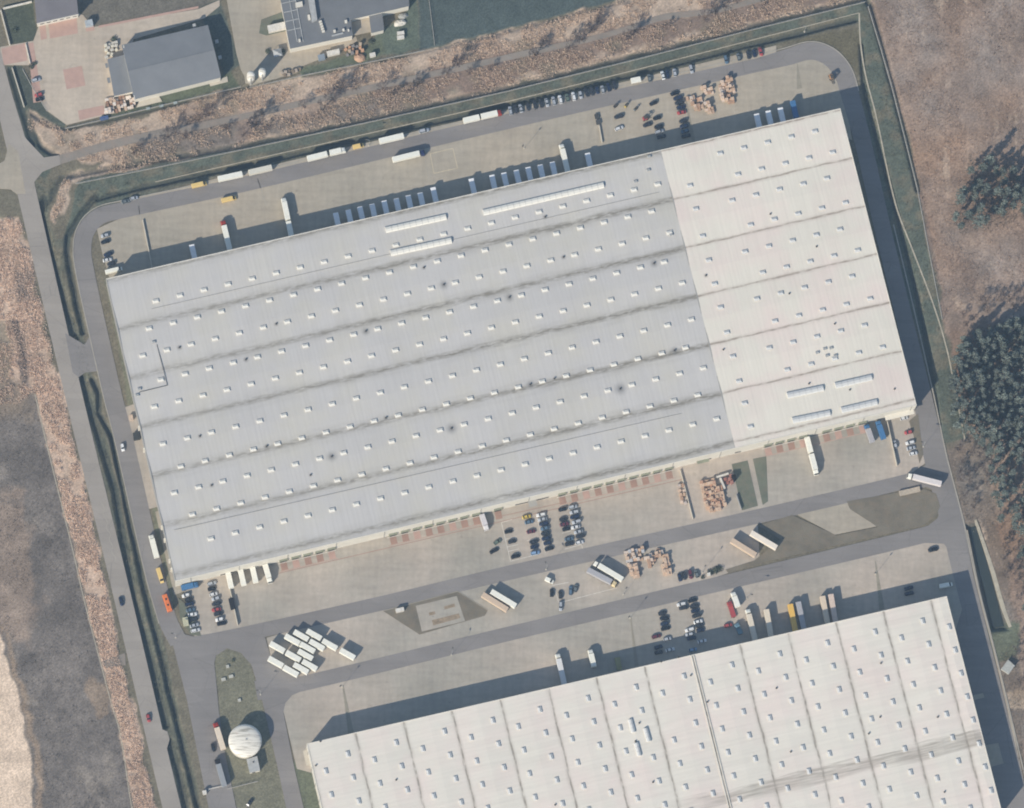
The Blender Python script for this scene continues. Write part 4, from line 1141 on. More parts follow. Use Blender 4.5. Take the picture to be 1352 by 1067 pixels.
simple_box('greenhouse', 'small tilted pale glasshouse in the scrub at the right edge', 'greenhouse', [(1322, 883), (1331, 871), (1340, 879), (1332, 890)], 2.4, lin(190, 194, 192))
simple_box('small_white_shed', 'white shed beside the lamp and dark shrubs by the lower road', 'shed', pbox(936, 758, 4, 4, -13), 1.5, W_)
simple_box('guard_booth', 'white guard booth at the entrance barrier near the tank', 'booth', pbox(270, 1046, 5, 5, -13), 2.6, W_)
simple_box('low_loader', 'low beige flatbed parked on the verge beside the turning white semi truck', 'flatbed', pbox(1201, 648.5, 28, 6.5), 1.3, lin(196, 186, 172))
for i, (x, y) in enumerate(((198.5, 142), (216, 138.5), (234.5, 134.5))):
    simple_box('drain_cover_box', ('first', 'second', 'third')[i] + ' pale drain box from the compound along the grass below the hall', 'drain box', pbox(x - 3, y + 1, 5, 3), 0.7, lin(170, 184, 188))
for i, (x, y, l, w, d) in enumerate(((300.5, 880, 4, 4, 'topmost'), (295, 897, 6, 4, 'lowest'), (305, 893, 6, 4, 'widest'), (316, 924.5, 4, 4, 'separate'))):
    simple_box('manhole_box', d + ' of the pale concrete inspection boxes on the entrance island', 'inspection box', pbox(x, y, l, w), 0.6, lin(196, 198, 192))

# ------------------------------------------------------------------ vehicles
ORD = ['first', 'second', 'third', 'fourth', 'fifth', 'sixth', 'seventh', 'eighth', 'ninth', 'tenth', 'eleventh', 'twelfth', 'thirteenth', 'fourteenth', 'fifteenth', 'sixteenth', 'seventeenth', 'eighteenth', 'nineteenth', 'twentieth']

def ring(x, w, z0, zm, zt, k=0.92):
    return [(x, -w, z0), (x, -w * 1.0, zm), (x, -w * k, zt), (x, -w * 0.5, zt + 0.03), (x, w * 0.5, zt + 0.03), (x, w * k, zt), (x, w, zm), (x, w, z0)]

CARS = {}
def car_parts(kind):
    if kind in CARS:
        return CARS[kind]
    L, cab, top, H = {'sedan': (4.5, (-1.75, 0.98), (-1.05, 0.2), 1.44), 'hatchback': (4.05, (-1.88, 0.9), (-1.45, 0.12), 1.48),
                      'estate car': (4.6, (-2.12, 0.98), (-1.8, 0.22), 1.48), 'off-roader': (4.55, (-2.1, 0.95), (-1.85, 0.3), 1.72)}[kind]
    h = L / 2
    body = MB().loft([ring(-h, 0.70, 0.30, 0.52, 0.72), ring(-h + 0.14, 0.83, 0.24, 0.56, 0.90), ring(-h + 0.8, 0.89, 0.22, 0.56, 0.95), ring(0, 0.90, 0.22, 0.56, 0.94),
                      ring(h - 1.1, 0.89, 0.22, 0.56, 0.91), ring(h - 0.4, 0.85, 0.22, 0.54, 0.80), ring(h - 0.08, 0.72, 0.26, 0.5, 0.66), ring(h, 0.58, 0.32, 0.46, 0.58)])
    for sgn in (-1, 1):
        body.box(0.62, 0.80, sgn * 0.95 - 0.1, sgn * 0.95 + 0.1, 0.92, 1.06)
    bz, wb, wt = 0.93, 0.80, 0.60
    glass = MB().add([(cab[0], -wb, bz), (cab[1], -wb, bz), (cab[1], wb, bz), (cab[0], wb, bz), (top[0], -wt, H - 0.03), (top[1], -wt, H - 0.03), (top[1], wt, H - 0.03), (top[0], wt, H - 0.03)],
                     [(0, 1, 5, 4), (1, 2, 6, 5), (2, 3, 7, 6), (3, 0, 4, 7), (4, 5, 6, 7)])
    roof = MB().loft([[(x, -wt - .03, H - 0.05), (x, -wt * 0.85, H + 0.02), (x, wt * 0.85, H + 0.02), (x, wt + .03, H - 0.05)] for x in (top[0] - 0.08, top[0] + 0.3, top[1] - 0.2, top[1] + 0.06)])
    for sx in (0.45, -0.5):
        pass
    parts = [('body', body.mesh('body', 'car_paint', True), (0, 0)), ('cabin_glass', glass.mesh('cabin_glass', 'glass_dark'), (0, 0)), ('roof_panel', roof.mesh('roof_panel', 'car_paint'), (0, 0))]
    wh = MB().wheel(0, 0, 0.32, 0.22).mesh('wheel', 'rubber', True)
    for x in (-h + 0.82, h - 0.85):
        for y in (-0.80, 0.80):
            parts.append(('wheel', wh, (x, y)))
    CARS[kind] = parts
    return parts

CC = {'W': ('white', (0.74, 0.74, 0.72)), 'S': ('silver', (0.42, 0.44, 0.46)), 'K': ('black', (0.012, 0.013, 0.016)), 'D': ('dark grey', (0.035, 0.038, 0.044)), 'B': ('dark blue', (0.018, 0.03, 0.065)),
      'L': ('light blue', (0.22, 0.34, 0.50)), 'R': ('red', (0.40, 0.07, 0.07)), 'Y': ('yellow', (0.62, 0.46, 0.10)), 'G': ('grey', (0.16, 0.18, 0.18)), 'M': ('maroon', (0.13, 0.03, 0.045)), 'T': ('steel blue', (0.10, 0.16, 0.22)), 'N': ('greenish grey', (0.13, 0.17, 0.13))}
KINDS = ['hatchback', 'sedan', 'estate car', 'hatchback', 'off-roader', 'sedan']

def car(px, py, dx, dy, code, label, group=None, kind=None, sc=1.0):
    kind = kind or random.choice(KINDS)
    p = G(px, py, 0.8)
    rz = heading(px, py, dx, dy)
    root = thing('parked_car', label, 'car', (p[0], p[1], 0.05), rz, group)
    c = CC[code][1]
    j = 0.9 + 0.2 * random.random()
    c = tuple(min(1, v * j) for v in c)
    for nm, me, off in car_parts(kind):
        link(nm, me, root, (off[0], off[1], 0), 0, c)
    root.scale = (sc, sc, sc)
    return root

def car_row(x0, y0, s, pts, d, where, group, end, flip=0.2, jit=3.0):
    """pts: (x, y, colour code) read on an enlarged survey tile"""
    for i, (x, y, code) in enumerate(pts):
        kind = random.choice(KINDS)
        a = math.radians(random.uniform(-jit, jit))
        dx, dy = d[0] * math.cos(a) - d[1] * math.sin(a), d[0] * math.sin(a) + d[1] * math.cos(a)
        if random.random() < flip:
            dx, dy = -dx, -dy
        lab = f"{CC[code][0]} {kind}, {ORD[i]} from the {end} {where}"
        car(x0 + x / s, y0 + y / s, dx, dy, code, lab, group, kind)

NV = (-VD[0], -VD[1])
car_row(650, 60, 6.76, [(162, 582, 'S'), (209, 566, 'D'), (255, 562, 'S'), (318, 546, 'D'), (381, 530, 'D'), (436, 516, 'D'), (488, 510, 'S'), (549, 494, 'S'), (608, 482, 'W'), (670, 466, 'N'), (727, 454, 'W'), (788, 440, 'S'), (841, 420, 'D'), (889, 408, 'D'), (936, 398, 'B'), (985, 392, 'S'), (1038, 372, 'B'), (1090, 356, 'D')],
        NV, 'in the long row by the upper road', 'cars along the upper road', 'west', 0.3)
car_row(780, 60, 5.408, [(420, 232, 'G'), (515, 213, 'W'), (548, 206, 'B'), (600, 193, 'S'), (718, 168, 'S'), (966, 100, 'T'), (1056, 82, 'G'), (1126, 66, 'D'), (1168, 56, 'B'), (1214, 44, 'R')],
        NV, 'in the row past the box trailer', 'cars along the upper road', 'west', 0.3)
car_row(780, 60, 5.408, [(600, 342, 'K'), (622, 375, 'B'), (632, 408, 'D'), (644, 442, 'B'), (648, 478, 'R'), (660, 540, 'D'), (668, 575, 'B'), (672, 612, 'T'), (680, 645, 'D')],
        UD, 'in the column by the pallet crescent', 'cars in the upper yard', 'top', 0.5)
car_row(780, 60, 5.408, [(447, 412, 'K'), (200, 508, 'D'), (473, 518, 'K'), (404, 566, 'D'), (485, 580, 'K'), (203, 591, 'W'), (490, 615, 'S'), (505, 650, 'D')],
        UD, 'of the loose cars on the yard', 'cars in the upper yard', 'top', 0.5, 12)
car_row(630, 650, 8.45, [(552, 273, 'Y'), (580, 330, 'T'), (602, 437, 'M'), (633, 550, 'D'), (638, 608, 'B'), (648, 676, 'L')], UD, 'in the column headed by the yellow car', 'cars in the middle car park', 'top')
car_row(630, 650, 8.45, [(712, 250, 'W'), (728, 300, 'S'), (744, 350, 'B'), (758, 400, 'T'), (762, 458, 'D'), (770, 512, 'B'), (786, 566, 'B'), (803, 628, 'K')], (-UD[0], -UD[1]), 'in the full column beside the yellow one', 'cars in the middle car park', 'top')
car_row(630, 650, 8.45, [(952, 190, 'K'), (962, 300, 'D'), (972, 355, 'M'), (996, 408, 'K'), (1026, 520, 'T'), (1030, 575, 'D')], UD, 'in the gappy column beside the last one', 'cars in the middle car park', 'top')
car_row(630, 650, 8.45, [(1068, 162, 'S'), (1083, 220, 'S'), (1088, 274, 'B'), (1108, 328, 'S'), (1098, 388, 'W'), (1130, 440, 'S'), (1150, 488, 'D'), (1143, 558, 'W')], (-UD[0], -UD[1]), 'in the middle park last column', 'cars in the middle car park', 'top')
car_row(630, 650, 8.45, [(350, 436, 'K'), (390, 548, 'D'), (428, 715, 'K')], UD, 'in the three white-lined bays', 'cars in the middle car park', 'top')
car_row(630, 650, 8.45, [(226, 552, 'N'), (188, 652, 'K')], (0.87, -0.5), 'of two slanted cars outside lined bays', 'cars in the middle car park', 'top')
car_row(190, 690, 6.67, [(370, 640, 'W'), (396, 676, 'D'), (402, 716, 'B'), (412, 768, 'T'), (428, 808, 'W'), (436, 852, 'D'), (444, 904, 'S'), (455, 948, 'W')], UD, 'in the column under the blue truck', 'cars in the corner car park', 'top')
car_row(190, 690, 6.67, [(598, 534, 'S'), (598, 582, 'K'), (613, 630, 'W'), (632, 668, 'S'), (638, 714, 'D'), (638, 766, 'R'), (656, 802, 'D'), (666, 852, 'W'), (684, 888, 'K')], UD, 'in the column beside the skip wall', 'cars in the corner car park', 'top', 0.5)
car_row(640, 710, 5.2, [(460, 378, 'K'), (520, 390, 'D'), (590, 362, 'T'), (624, 346, 'G'), (522, 470, 'S')], (0.05, 1), 'of five cars below the small van', 'cars in the trailer park', 'west', 0.4, 14)
car_row(880, 600, 5.928, [(104, 962, 'B'), (140, 950, 'D'), (188, 938, 'M'), (236, 934, 'G')], NV, 'of four cars beside the lower shrubs', 'cars in the trailer park', 'west')
car_row(1040, 530, 6.145, [(980, 250, 'R'), (993, 334, 'W'), (1001, 378, 'S'), (1020, 422, 'W')], (-UD[0], -UD[1]), 'in the column near the corner canopy', 'cars in the small corner lot', 'top')
car(1040 + 872 / 6.145, 530 + 348 / 6.145, *NV, 'S', 'silver hatchback alone beside the dark wall of the small corner lot', 'cars in the small corner lot', 'hatchback')
car(1040 + 945 / 6.145, 530 + 134 / 6.145, *UD, 'W', 'white hatchback tucked under the white corner canopy', 'cars in the small corner lot', 'hatchback')
car_row(830, 740, 7.11, [(316, 494, 'D'), (335, 542, 'K'), (336, 594, 'B'), (346, 638, 'K'), (260, 712, 'M')], UD, 'in the lower park short column', 'cars in the lower car park', 'top')
car_row(830, 740, 7.11, [(600, 374, 'K'), (618, 428, 'D'), (624, 472, 'B'), (638, 518, 'D'), (653, 574, 'W'), (664, 608, 'D'), (674, 652, 'B')], UD, 'in the lower park long column', 'cars in the lower car park', 'top')
car_row(830, 740, 7.11, [(495, 410, 'W'), (515, 444, 'D'), (572, 650, 'W'), (570, 694, 'S'), (590, 728, 'B')], (-UD[0], -UD[1]), 'in the broken column facing the long one', 'cars in the lower car park', 'top')
car_row(830, 740, 7.11, [(280, 812, 'B'), (364, 736, 'S'), (390, 838, 'W'), (605, 838, 'L'), (690, 758, 'W'), (282, 862, 'D')], UD, 'of the cars at the lower shadow edge', 'cars in the lower car park', 'start')
car(830 + 935 / 7.11, 740 + 608 / 7.11, *UD, 'R', 'red hatchback half in the shadow of the lower warehouse', 'cars in the lower car park', 'hatchback')
car(1232, 725.5, *UD, 'K', 'black sedan alone on the paved corner by the junction', None, 'sedan', 1.1)
car_row(120, 240, 4.829, [(90, 342, 'S'), (92, 382, 'K'), (110, 462, 'B'), (105, 498, 'W'), (130, 522, 'D')], UD, 'in the line at the curve of the road', 'cars at the bend', 'top', 0.5, 6)
car_row(960, 750, 4.097, [(983, 108, 'B'), (986, 137, 'B')], UD, 'of two blue cars in lower shadow', 'blue cars in the lower shadow', 'top')
car_row(0, 0, 6.28, [(300, 662, 'S'), (320, 786, 'R'), (328, 822, 'K')], UD, 'on the brick strip of the compound', 'cars in the compound', 'top')
car(162, 590.5, 0.2, 1, 'W', 'small white car driving on the road along the long side wall', None, 'hatchback')
car(160, 794, 0.23, 1, 'B', 'dark blue car driving on the public road past the orange bus', None, 'sedan')
car(196, 948, 0.23, 1, 'R', 'red car driving on the public road near the entrance', None, 'hatchback')
car(281.5, 987, 0.23, 1, 'K', 'black car beside the truck with the red cab', None, 'hatchback')
car(329.5, 1060, 0.6, -0.8, 'D', 'dark car alone on the pale drive below the pump house', None, 'sedan')
car(166, 266, *UD, 'G', 'grey car on the verge where the upper road bends, coupled behind a cream car', None, 'sedan')
car(177, 261.5, *UD, 'S', 'cream silver car on the verge where the upper road bends', None, 'hatchback')
car(560, 172.5, *UD, 'S', 'silver car parked between the white trailers on the upper road', None, 'off-roader', 1.15)

# ---- vans, lorries, trailers
WHL = MB().wheel(0, 0, 0.5, 0.32, 12).mesh('wheel', 'rubber', True)
WHS = MB().wheel(0, 0, 0.34, 0.24, 12).mesh('wheel', 'rubber', True)
CACHE = {}

def box_mesh(L, z0, z1, w=1.27):
    k = ('box', round(L, 1), z0, z1, w)
    if k not in CACHE:
        mb = MB().box(0, L, -w, w, z0, z1, 0.06)
        n = max(3, int(L / 1.3))
        for i in range(n + 1):
            x = 0.08 + (L - 0.24) * i / n
            mb.box(x, x + 0.07, -w + 0.07, w - 0.07, z1, z1 + 0.025)
        CACHE[k] = mb.mesh('cargo_box', 'body_paint')
    return CACHE[k]

def door_mesh(z0, z1, w=1.27):
    k = ('door', z0, z1)
    if k not in CACHE:
        CACHE[k] = MB().box(-0.05, 0.0, -w + 0.06, -0.02, z0 + 0.06, z1 - 0.06).box(-0.05, 0.0, 0.02, w - 0.06, z0 + 0.06, z1 - 0.06).mesh('rear_door', 'body_paint')
    return CACHE[k]

def cab_meshes(h=3.5):
    k = ('cab', h)
    if k not in CACHE:
        rr = lambda x, w, z1: [(x, -w, 0.5), (x, -w, z1 - 0.4), (x, -w + 0.18, z1), (x, w - 0.18, z1), (x, w, z1 - 0.4), (x, w, 0.5)]
        cab = MB().loft([rr(0, 1.2, h), rr(0.9, 1.22, h), rr(1.75, 1.22, h - 0.25), rr(2.05, 1.2, 2.2), rr(2.25, 1.1, 1.5)])
        ws = MB().add([(1.80, -1.06, h - 0.36), (1.80, 1.06, h - 0.36), (2.20, 1.1, 1.75), (2.20, -1.1, 1.75), (1.74, -1.0, h - 0.25), (1.74, 1.0, h - 0.25)], [(0, 1, 2, 3), (4, 5, 1, 0)])
        dfl = MB().loft([[(x, -w, h - 0.1), (x, -w * 0.9, z), (x, w * 0.9, z), (x, w, h - 0.1)] for x, w, z in ((0.05, 1.1, h + 0.35), (0.6, 1.05, h + 0.25), (1.35, 0.9, h + 0.02))])
        mir = MB().box(1.9, 2.05, -1.5, -1.25, 1.9, 2.6).box(1.9, 2.05, 1.25, 1.5, 1.9, 2.6)
        CACHE[k] = (cab.mesh('cab', 'body_paint', False), ws.mesh('windscreen', 'glass_dark'), dfl.mesh('wind_deflector', 'body_paint'), mir.mesh('mirror_arm', 'dark_metal'))
    return CACHE[k]

def chassis(L):
    k = ('ch', round(L, 1))
    if k not in CACHE:
        CACHE[k] = MB().box(0.1, L - 0.1, -0.5, 0.5, 0.75, 1.08).mesh('chassis', 'dark_metal')
    return CACHE[k]

def leg_mesh():
    if 'leg' not in CACHE:
        CACHE['leg'] = MB().box(-0.07, 0.07, -0.07, 0.07, 0.0, 1.1).mesh('support_leg', 'dark_metal')
    return CACHE['leg']

def cab_at(root, x, color, h=3.4):
    a, b_, c, d = cab_meshes(h)
    cb = link('cab', a, root, (x, 0, 0), 0, color)
    link('windscreen', b_, cb); link('wind_deflector', c, cb, color=color); link('mirror_arm', d, cb)
    for y in (-1.05, 1.05):
        link('wheel', WHL, root, (x + 1.35, y, 0))

def lorry(kind, tail, head, box_c, cab_c, name, label, cat, group=None, h=4.0, top_h=None):
    """tail, head: the ends of its roof line in the survey"""
    th = 3.8 if top_h is None else top_h
    a, c = G(*tail, th), G(*head, th)
    L = math.hypot(c[0] - a[0], c[1] - a[1])
    rz = math.atan2(c[1] - a[1], c[0] - a[0])
    root = thing(name, label, cat, (a[0], a[1], 0.05), rz, group)
    def cargo(x, l, z0=1.1, z1=h, color=box_c, w=1.27):
        b_ = link('cargo_box', box_mesh(l, z0, z1, w), root, (x, 0, 0), 0, color)
        link('rear_door', door_mesh(z0, z1, w), b_, (0, 0, 0), 0, color)
        return b_
    if kind == 'semi':
        tl = L - 2.9
        cargo(0, tl); link('chassis', chassis(tl), root)
        for x in (1.6, 2.9, 4.2):
            for y in (-1.0, 1.0):
                link('wheel', WHL, root, (x, y, 0))
        link('tractor_frame', MB().box(tl - 2.6, L - 0.6, -0.45, 0.45, 0.5, 0.95).mesh('tractor_frame', 'dark_metal'), root)
        for y in (-1.0, 1.0):
            link('wheel', WHL, root, (tl - 1.4, y, 0))
        cab_at(root, L - 2.25, cab_c)
    elif kind == 'trailer':
        cargo(0, L); link('chassis', chassis(L), root)
        for x in (1.6, 2.9, 4.2):
            for y in (-1.0, 1.0):
                link('wheel', WHL, root, (x, y, 0))
        for y in (-0.7, 0.7):
            link('support_leg', leg_mesh(), root, (L - 2.8, y, 0))
    elif kind == 'swap':
        cargo(0, L)
        for x in (0.9, L - 0.9):
            for y in (-1.15, 1.15):
                link('support_leg', leg_mesh(), root, (x, y, 0))
    elif kind == 'drawbar':
        bl = (L - 2.3 - 1.2) / 2
        cargo(0, bl); link('chassis', chassis(bl), root)
        link('drawbar', MB().box(bl - 0.2, bl + 1.4, -0.1, 0.1, 0.7, 0.9).mesh('drawbar', 'dark_metal'), root)
        cargo(bl + 0.9, bl + 0.2)
        link('chassis', chassis(bl), root, (bl + 1.0, 0, 0))
        for x in (1.6, 2.9, bl + 2.4, bl + 3.7):
            for y in (-1.0, 1.0):
                link('wheel', WHL, root, (x, y, 0))
        cab_at(root, L - 2.25, cab_c)
    elif kind == 'rigid':
        bl = L - 2.45
        cargo(0, bl); link('chassis', chassis(L - 0.6), root)
        for x in (min(1.6, bl * 0.3),):
            for y in (-1.0, 1.0):
                link('wheel', WHL, root, (x, y, 0))
        cab_at(root, L - 2.25, cab_c, min(3.4, h - 0.25))
    elif kind == 'coach':
        rr = lambda x, w, z1: [(x, -w, 0.4), (x, -w, z1 - 0.25), (x, -w + 0.25, z1), (x, w - 0.25, z1), (x, w, z1 - 0.25), (x, w, 0.4)]
        link('body', MB().loft([rr(0, 1.18, 3.0), rr(0.3, 1.26, 3.25), rr(L - 0.5, 1.26, 3.25), rr(L - 0.1, 1.2, 2.9), rr(L, 1.15, 1.6)]).mesh('body', 'body_paint'), root, color=box_c)
        for y in (-1.27, 1.27):
            link('window_band', MB().box(0.8, L - 1.0, y - 0.02, y + 0.02, 1.6, 2.6).mesh('window_band', 'glass_dark'), root)
        link('windscreen', MB().add([(L - 0.28, -1.0, 3.08), (L - 0.28, 1.0, 3.08), (L + 0.02, 1.08, 1.6), (L + 0.02, -1.08, 1.6)], [(0, 1, 2, 3)]).mesh('windscreen', 'glass_dark'), root)
        for x in (L * 0.3, L * 0.65):
            link('roof_hatch', MB().box(x - 0.45, x + 0.45, -0.4, 0.4, 3.2, 3.4, 0.05).mesh('roof_hatch', 'glass_dark'), root)
        for x in (L * 0.2, L * 0.8):
            for y in (-1.08, 1.08):
                link('wheel', WHL, root, (x, y, 0))
    elif kind == 'van':
        rr = lambda x, w, z1: [(x, -w, 0.35), (x, -w, z1 - 0.25), (x, -w + 0.15, z1), (x, w - 0.15, z1), (x, w, z1 - 0.25), (x, w, 0.35)]
        H = h
        link('body', MB().loft([rr(0, 0.98, H - 0.05), rr(0.2, 1.02, H), rr(L - 2.0, 1.02, H), rr(L - 1.7, 1.0, H - 0.12), rr(L - 0.95, 0.98, 1.3), rr(L - 0.15, 0.94, 1.0), rr(L, 0.8, 0.85)]).mesh('body', 'body_paint'), root, color=box_c)
        link('windscreen', MB().add([(L - 1.72, -0.84, H - 0.07), (L - 1.72, 0.84, H - 0.07), (L - 0.92, 0.9, 1.34), (L - 0.92, -0.9, 1.34)], [(0, 1, 2, 3)]).mesh('windscreen', 'glass_dark'), root)
        for x in (L * 0.2, L - 0.9):
            for y in (-0.88, 0.88):
                link('wheel', WHS, root, (x, y, 0))
    return root

WH_, BEI, CRM, LIL = lin(240, 238, 230), lin(208, 190, 172), lin(222, 206, 170), lin(222, 218, 218)
GRY, RED, BLU, NVY, YEL, ORG = lin(176, 178, 184), lin(168, 84, 86), lin(86, 128, 172), lin(70, 84, 118), lin(226, 200, 142), lin(224, 134, 98)
# upper road, parked nose to tail
g = 'vehicles parked along the upper road'
lorry('van', (253, 245.5), (273, 240.8), YEL, None, 'cargo_van', 'long yellow van at the lower end of the vehicles beside the upper road', 'van', g, 2.6, 2.2)
lorry('trailer', (288, 236), (320, 229), WH_, None, 'semi_trailer', 'white trailer just past the yellow van beside the upper road', 'trailer', g)
lorry('trailer', (328.5, 227.5), (359, 220.5), lin(216, 214, 204), None, 'semi_trailer', 'off-white trailer, second in line after the long yellow van', 'trailer', g)
lorry('swap', (406, 209), (432, 202.5), WH_, None, 'cargo_trailer', 'white box trailer behind another white box on the upper road', 'trailer', g)
lorry('rigid', (435.5, 201.5), (457, 196.5), WH_, WH_, 'box_truck', 'white box truck hitched ahead of a white box near the short yellow van', 'truck', g)
lorry('van', (466, 194), (480.5, 190.5), YEL, None, 'cargo_van', 'short yellow van between white trucks beside the upper road', 'van', g, 2.4, 2.2)
lorry('trailer', (501, 186), (533, 178.5), WH_, None, 'semi_trailer', 'white trailer between the short yellow van and a silver car', 'trailer', g)
lorry('drawbar', (612, 159), (663, 147), WH_, RED, 'truck_and_trailer', 'white two-box truck and trailer with red cab beside the car row', 'truck', g)
lorry('swap', (833.5, 106.5), (846, 104), WH_, None, 'cargo_trailer', 'short white box trailer between parked cars on the upper road', 'trailer', g, 2.9, 2.8)
lorry('semi', (518.5, 210.5), (561.5, 200), WH_, NVY, 'semi_truck', 'white semi trailer with dark blue cab pulling out on the upper yard', 'truck')
lorry('van', (292.5, 264.5), (312, 260), YEL, None, 'cargo_van', 'yellow van driving on the upper yard above the red cab truck', 'van', None, 2.4, 2.2)
lorry('van', (139, 359), (161.5, 353.5), WH_, None, 'cargo_van', 'white van with long nose at the warehouse corner by the bend', 'van', None, 2.6, 2.4)
# docked boxes in the warehouse shadow
hd = [(443, 281), (459.5, 277), (475, 273), (491, 269.4), (507, 265), (523, 262), (538.7, 258), (554.6, 254.5), (571.6, 247.4), (622, 235.8), (649.3, 231), (665, 228), (681.5, 224.6), (697, 220.6), (713, 217.5), (729, 213.8), (775.6, 202), (998.8, 150), (1014, 146), (1030, 142), (253, 323)]
desc = [ORD[i] + ' from the west of nine white boxes docked in the upper shadow' for i in range(9)]
desc += ['white box docked alone between the two long rows in the upper shadow']
desc += [ORD[i] + ' from the west of six white boxes docked beside the long white truck' for i in range(6)]
desc += ['white box docked alone just past the long white truck in the shadow']
desc += [ORD[i] + ' from the west of three white boxes docked beside the blue one' for i in range(3)]
desc += ['white box docked alone in the shadow near the warehouse corner and bend']
for (x, y), l in zip(hd, desc):
    lorry('swap', (x + VD[0] * 22.3, y + VD[1] * 22.3), (x, y), (0.86, 0.86, 0.85), None, 'swap_body', l, 'container', 'boxes docked along the upper wall')
lorry('swap', (1046.5 + VD[0] * 23, 133 + VD[1] * 23), (1046.5, 133), BLU, None, 'swap_body', 'blue box docked in the upper shadow beside three white ones', 'container', 'boxes docked along the upper wall')
lorry('semi', (752, 236), (741, 189), WH_, WH_, 'semi_truck', 'long white semi truck docked among white boxes on the upper side', 'truck')
lorry('semi', (305, 336), (294, 290), WH_, RED, 'semi_truck', 'white semi trailer with dark red cab docked on the upper side', 'truck')
lorry('drawbar', (385.5, 315), (374, 260), WH_, WH_, 'truck_and_trailer', 'white truck and trailer, two boxes in line, docked on the upper side', 'truck')
# side road
lorry('rigid', (207, 735.5), (199, 705), WH_, WH_, 'box_truck', 'white box truck on the side road by the lower warehouse corner', 'truck')
lorry('van', (208.5, 750), (214.5, 769), YEL, None, 'cargo_van', 'yellow van on the side road between white truck and orange bus', 'van', None, 2.5, 2.2)
lorry('coach', (217, 784.5), (224.5, 806.5), ORG, None, 'bus', 'orange bus parked on the side road by the corner car park', 'bus', None, 3.2, 3.2)
lorry('rigid', (239.5, 776), (262, 770.5), BLU, BLU, 'box_truck', 'blue truck parked along the wall above the corner car park', 'truck', None, 3.2, 3.2)
# white trailers at the lower docks
for i, (x, y) in enumerate(((301, 756), (317.5, 752.5), (333.3, 748.8))):
    lorry('swap', (x, y), (x + VD[0] * 20.5, y + VD[1] * 20.5), WH_, None, 'swap_body', ORD[i] + ' from the west of three white boxes docked beside the corner car park', 'container', 'white boxes at the lower docks')
lorry('rigid', (350, 745), (357, 769), WH_, WH_, 'box_truck', 'white box truck with small cab docked last beside three white boxes', 'truck')
lorry('rigid', (636, 679), (643, 699.5), lin(206, 206, 212), lin(214, 214, 216), 'box_truck', 'pale box truck docked alone beside the white-lined car bays', 'truck', None, 3.4, 3.2)
lorry('drawbar', (1065.5, 577), (1078.5, 626), WH_, WH_, 'truck_and_trailer', 'long white truck and trailer docked alone between red ramps', 'truck')
lorry('rigid', (1152, 583.5), (1144, 559.5), GRY, BLU, 'box_truck', 'truck with grey box and blue cab docked beside the all-blue truck', 'truck', None, 3.5, 3.4)
lorry('rigid', (1167, 579), (1159, 554.5), BLU, BLU, 'box_truck', 'all-blue truck docked beside the dark wall', 'truck', None, 3.8, 3.6)
# trailer park
lorry('trailer', (681, 800), (648.5, 780.5), WH_, None, 'semi_trailer', 'white trailer beside a beige one near the dark lawn island', 'trailer')
lorry('trailer', (670, 805), (637, 784.5), BEI, None, 'semi_trailer', 'dusty beige trailer beside a white one near the dark lawn island', 'trailer')
lorry('semi', (822, 765), (783.5, 742), WH_, WH_, 'semi_truck', 'white semi truck parked beside a grey trailer with cream cab', 'truck')
lorry('semi', (776, 752), (814.5, 772), GRY, CRM, 'semi_truck', 'grey trailer with cream cab parked beside a white semi truck', 'truck')
lorry('trailer', (1025.5, 723), (991.5, 703), lin(236, 228, 216), None, 'semi_trailer', 'cream white trailer half on the grass of the trailer park', 'trailer')
lorry('trailer', (998, 733), (966, 713), BEI, None, 'semi_trailer', 'beige trailer beside the cream white one at the grass edge', 'trailer')
lorry('van', (720, 763.5), (731, 768.5), WH_, None, 'cargo_van', 'small white van near five cars on the trailer park', 'van', None, 2.2, 2.0)
lorry('semi', (1243, 638.5), (1198, 627), LIL, WH_, 'semi_truck', 'pale semi trailer with white cab turning at the road end', 'truck')
d0 = (0.873, 0.488)
cl = [(222, 545), (205, 710), (390, 460), (488, 415), (632, 405), (400, 645), (372, 810), (485, 780), (582, 745), (535, 630), (558, 550), (663, 520), (807, 515), (1005, 620)]
cd = ['at the upper left of the cluster', 'at the lower left of the cluster', 'second along the top edge of the cluster', 'third along the top edge of the cluster', 'last along the top edge of the cluster', 'left of centre of the cluster', 'second along the bottom edge of the cluster', 'third along the bottom edge of the cluster', 'at the lower right of the cluster', 'just right of centre of the cluster', 'in the very centre of the cluster', 'inside the right side of the cluster', 'just off the right side of the cluster', 'farthest from the cluster, standing alone']
for (x, y), t_ in zip(cl, cd):
    cx_, cy_ = 340 + x / 8.45, 790 + y / 8.45
    lorry('swap', (cx_ - d0[0] * 10.8, cy_ - d0[1] * 10.8), (cx_ + d0[0] * 10.8, cy_ + d0[1] * 10.8), WH_, None, 'swap_body', 'white parked swap box ' + t_.replace('left of centre', 'west of centre').replace('right of centre', 'east of centre').replace('upper left', 'upper west corner').replace('lower left', 'lower west corner').replace('lower right', 'lower east corner').replace('right side', 'east side') + ' of fourteen' * 0, 'container', 'cluster of white swap boxes')
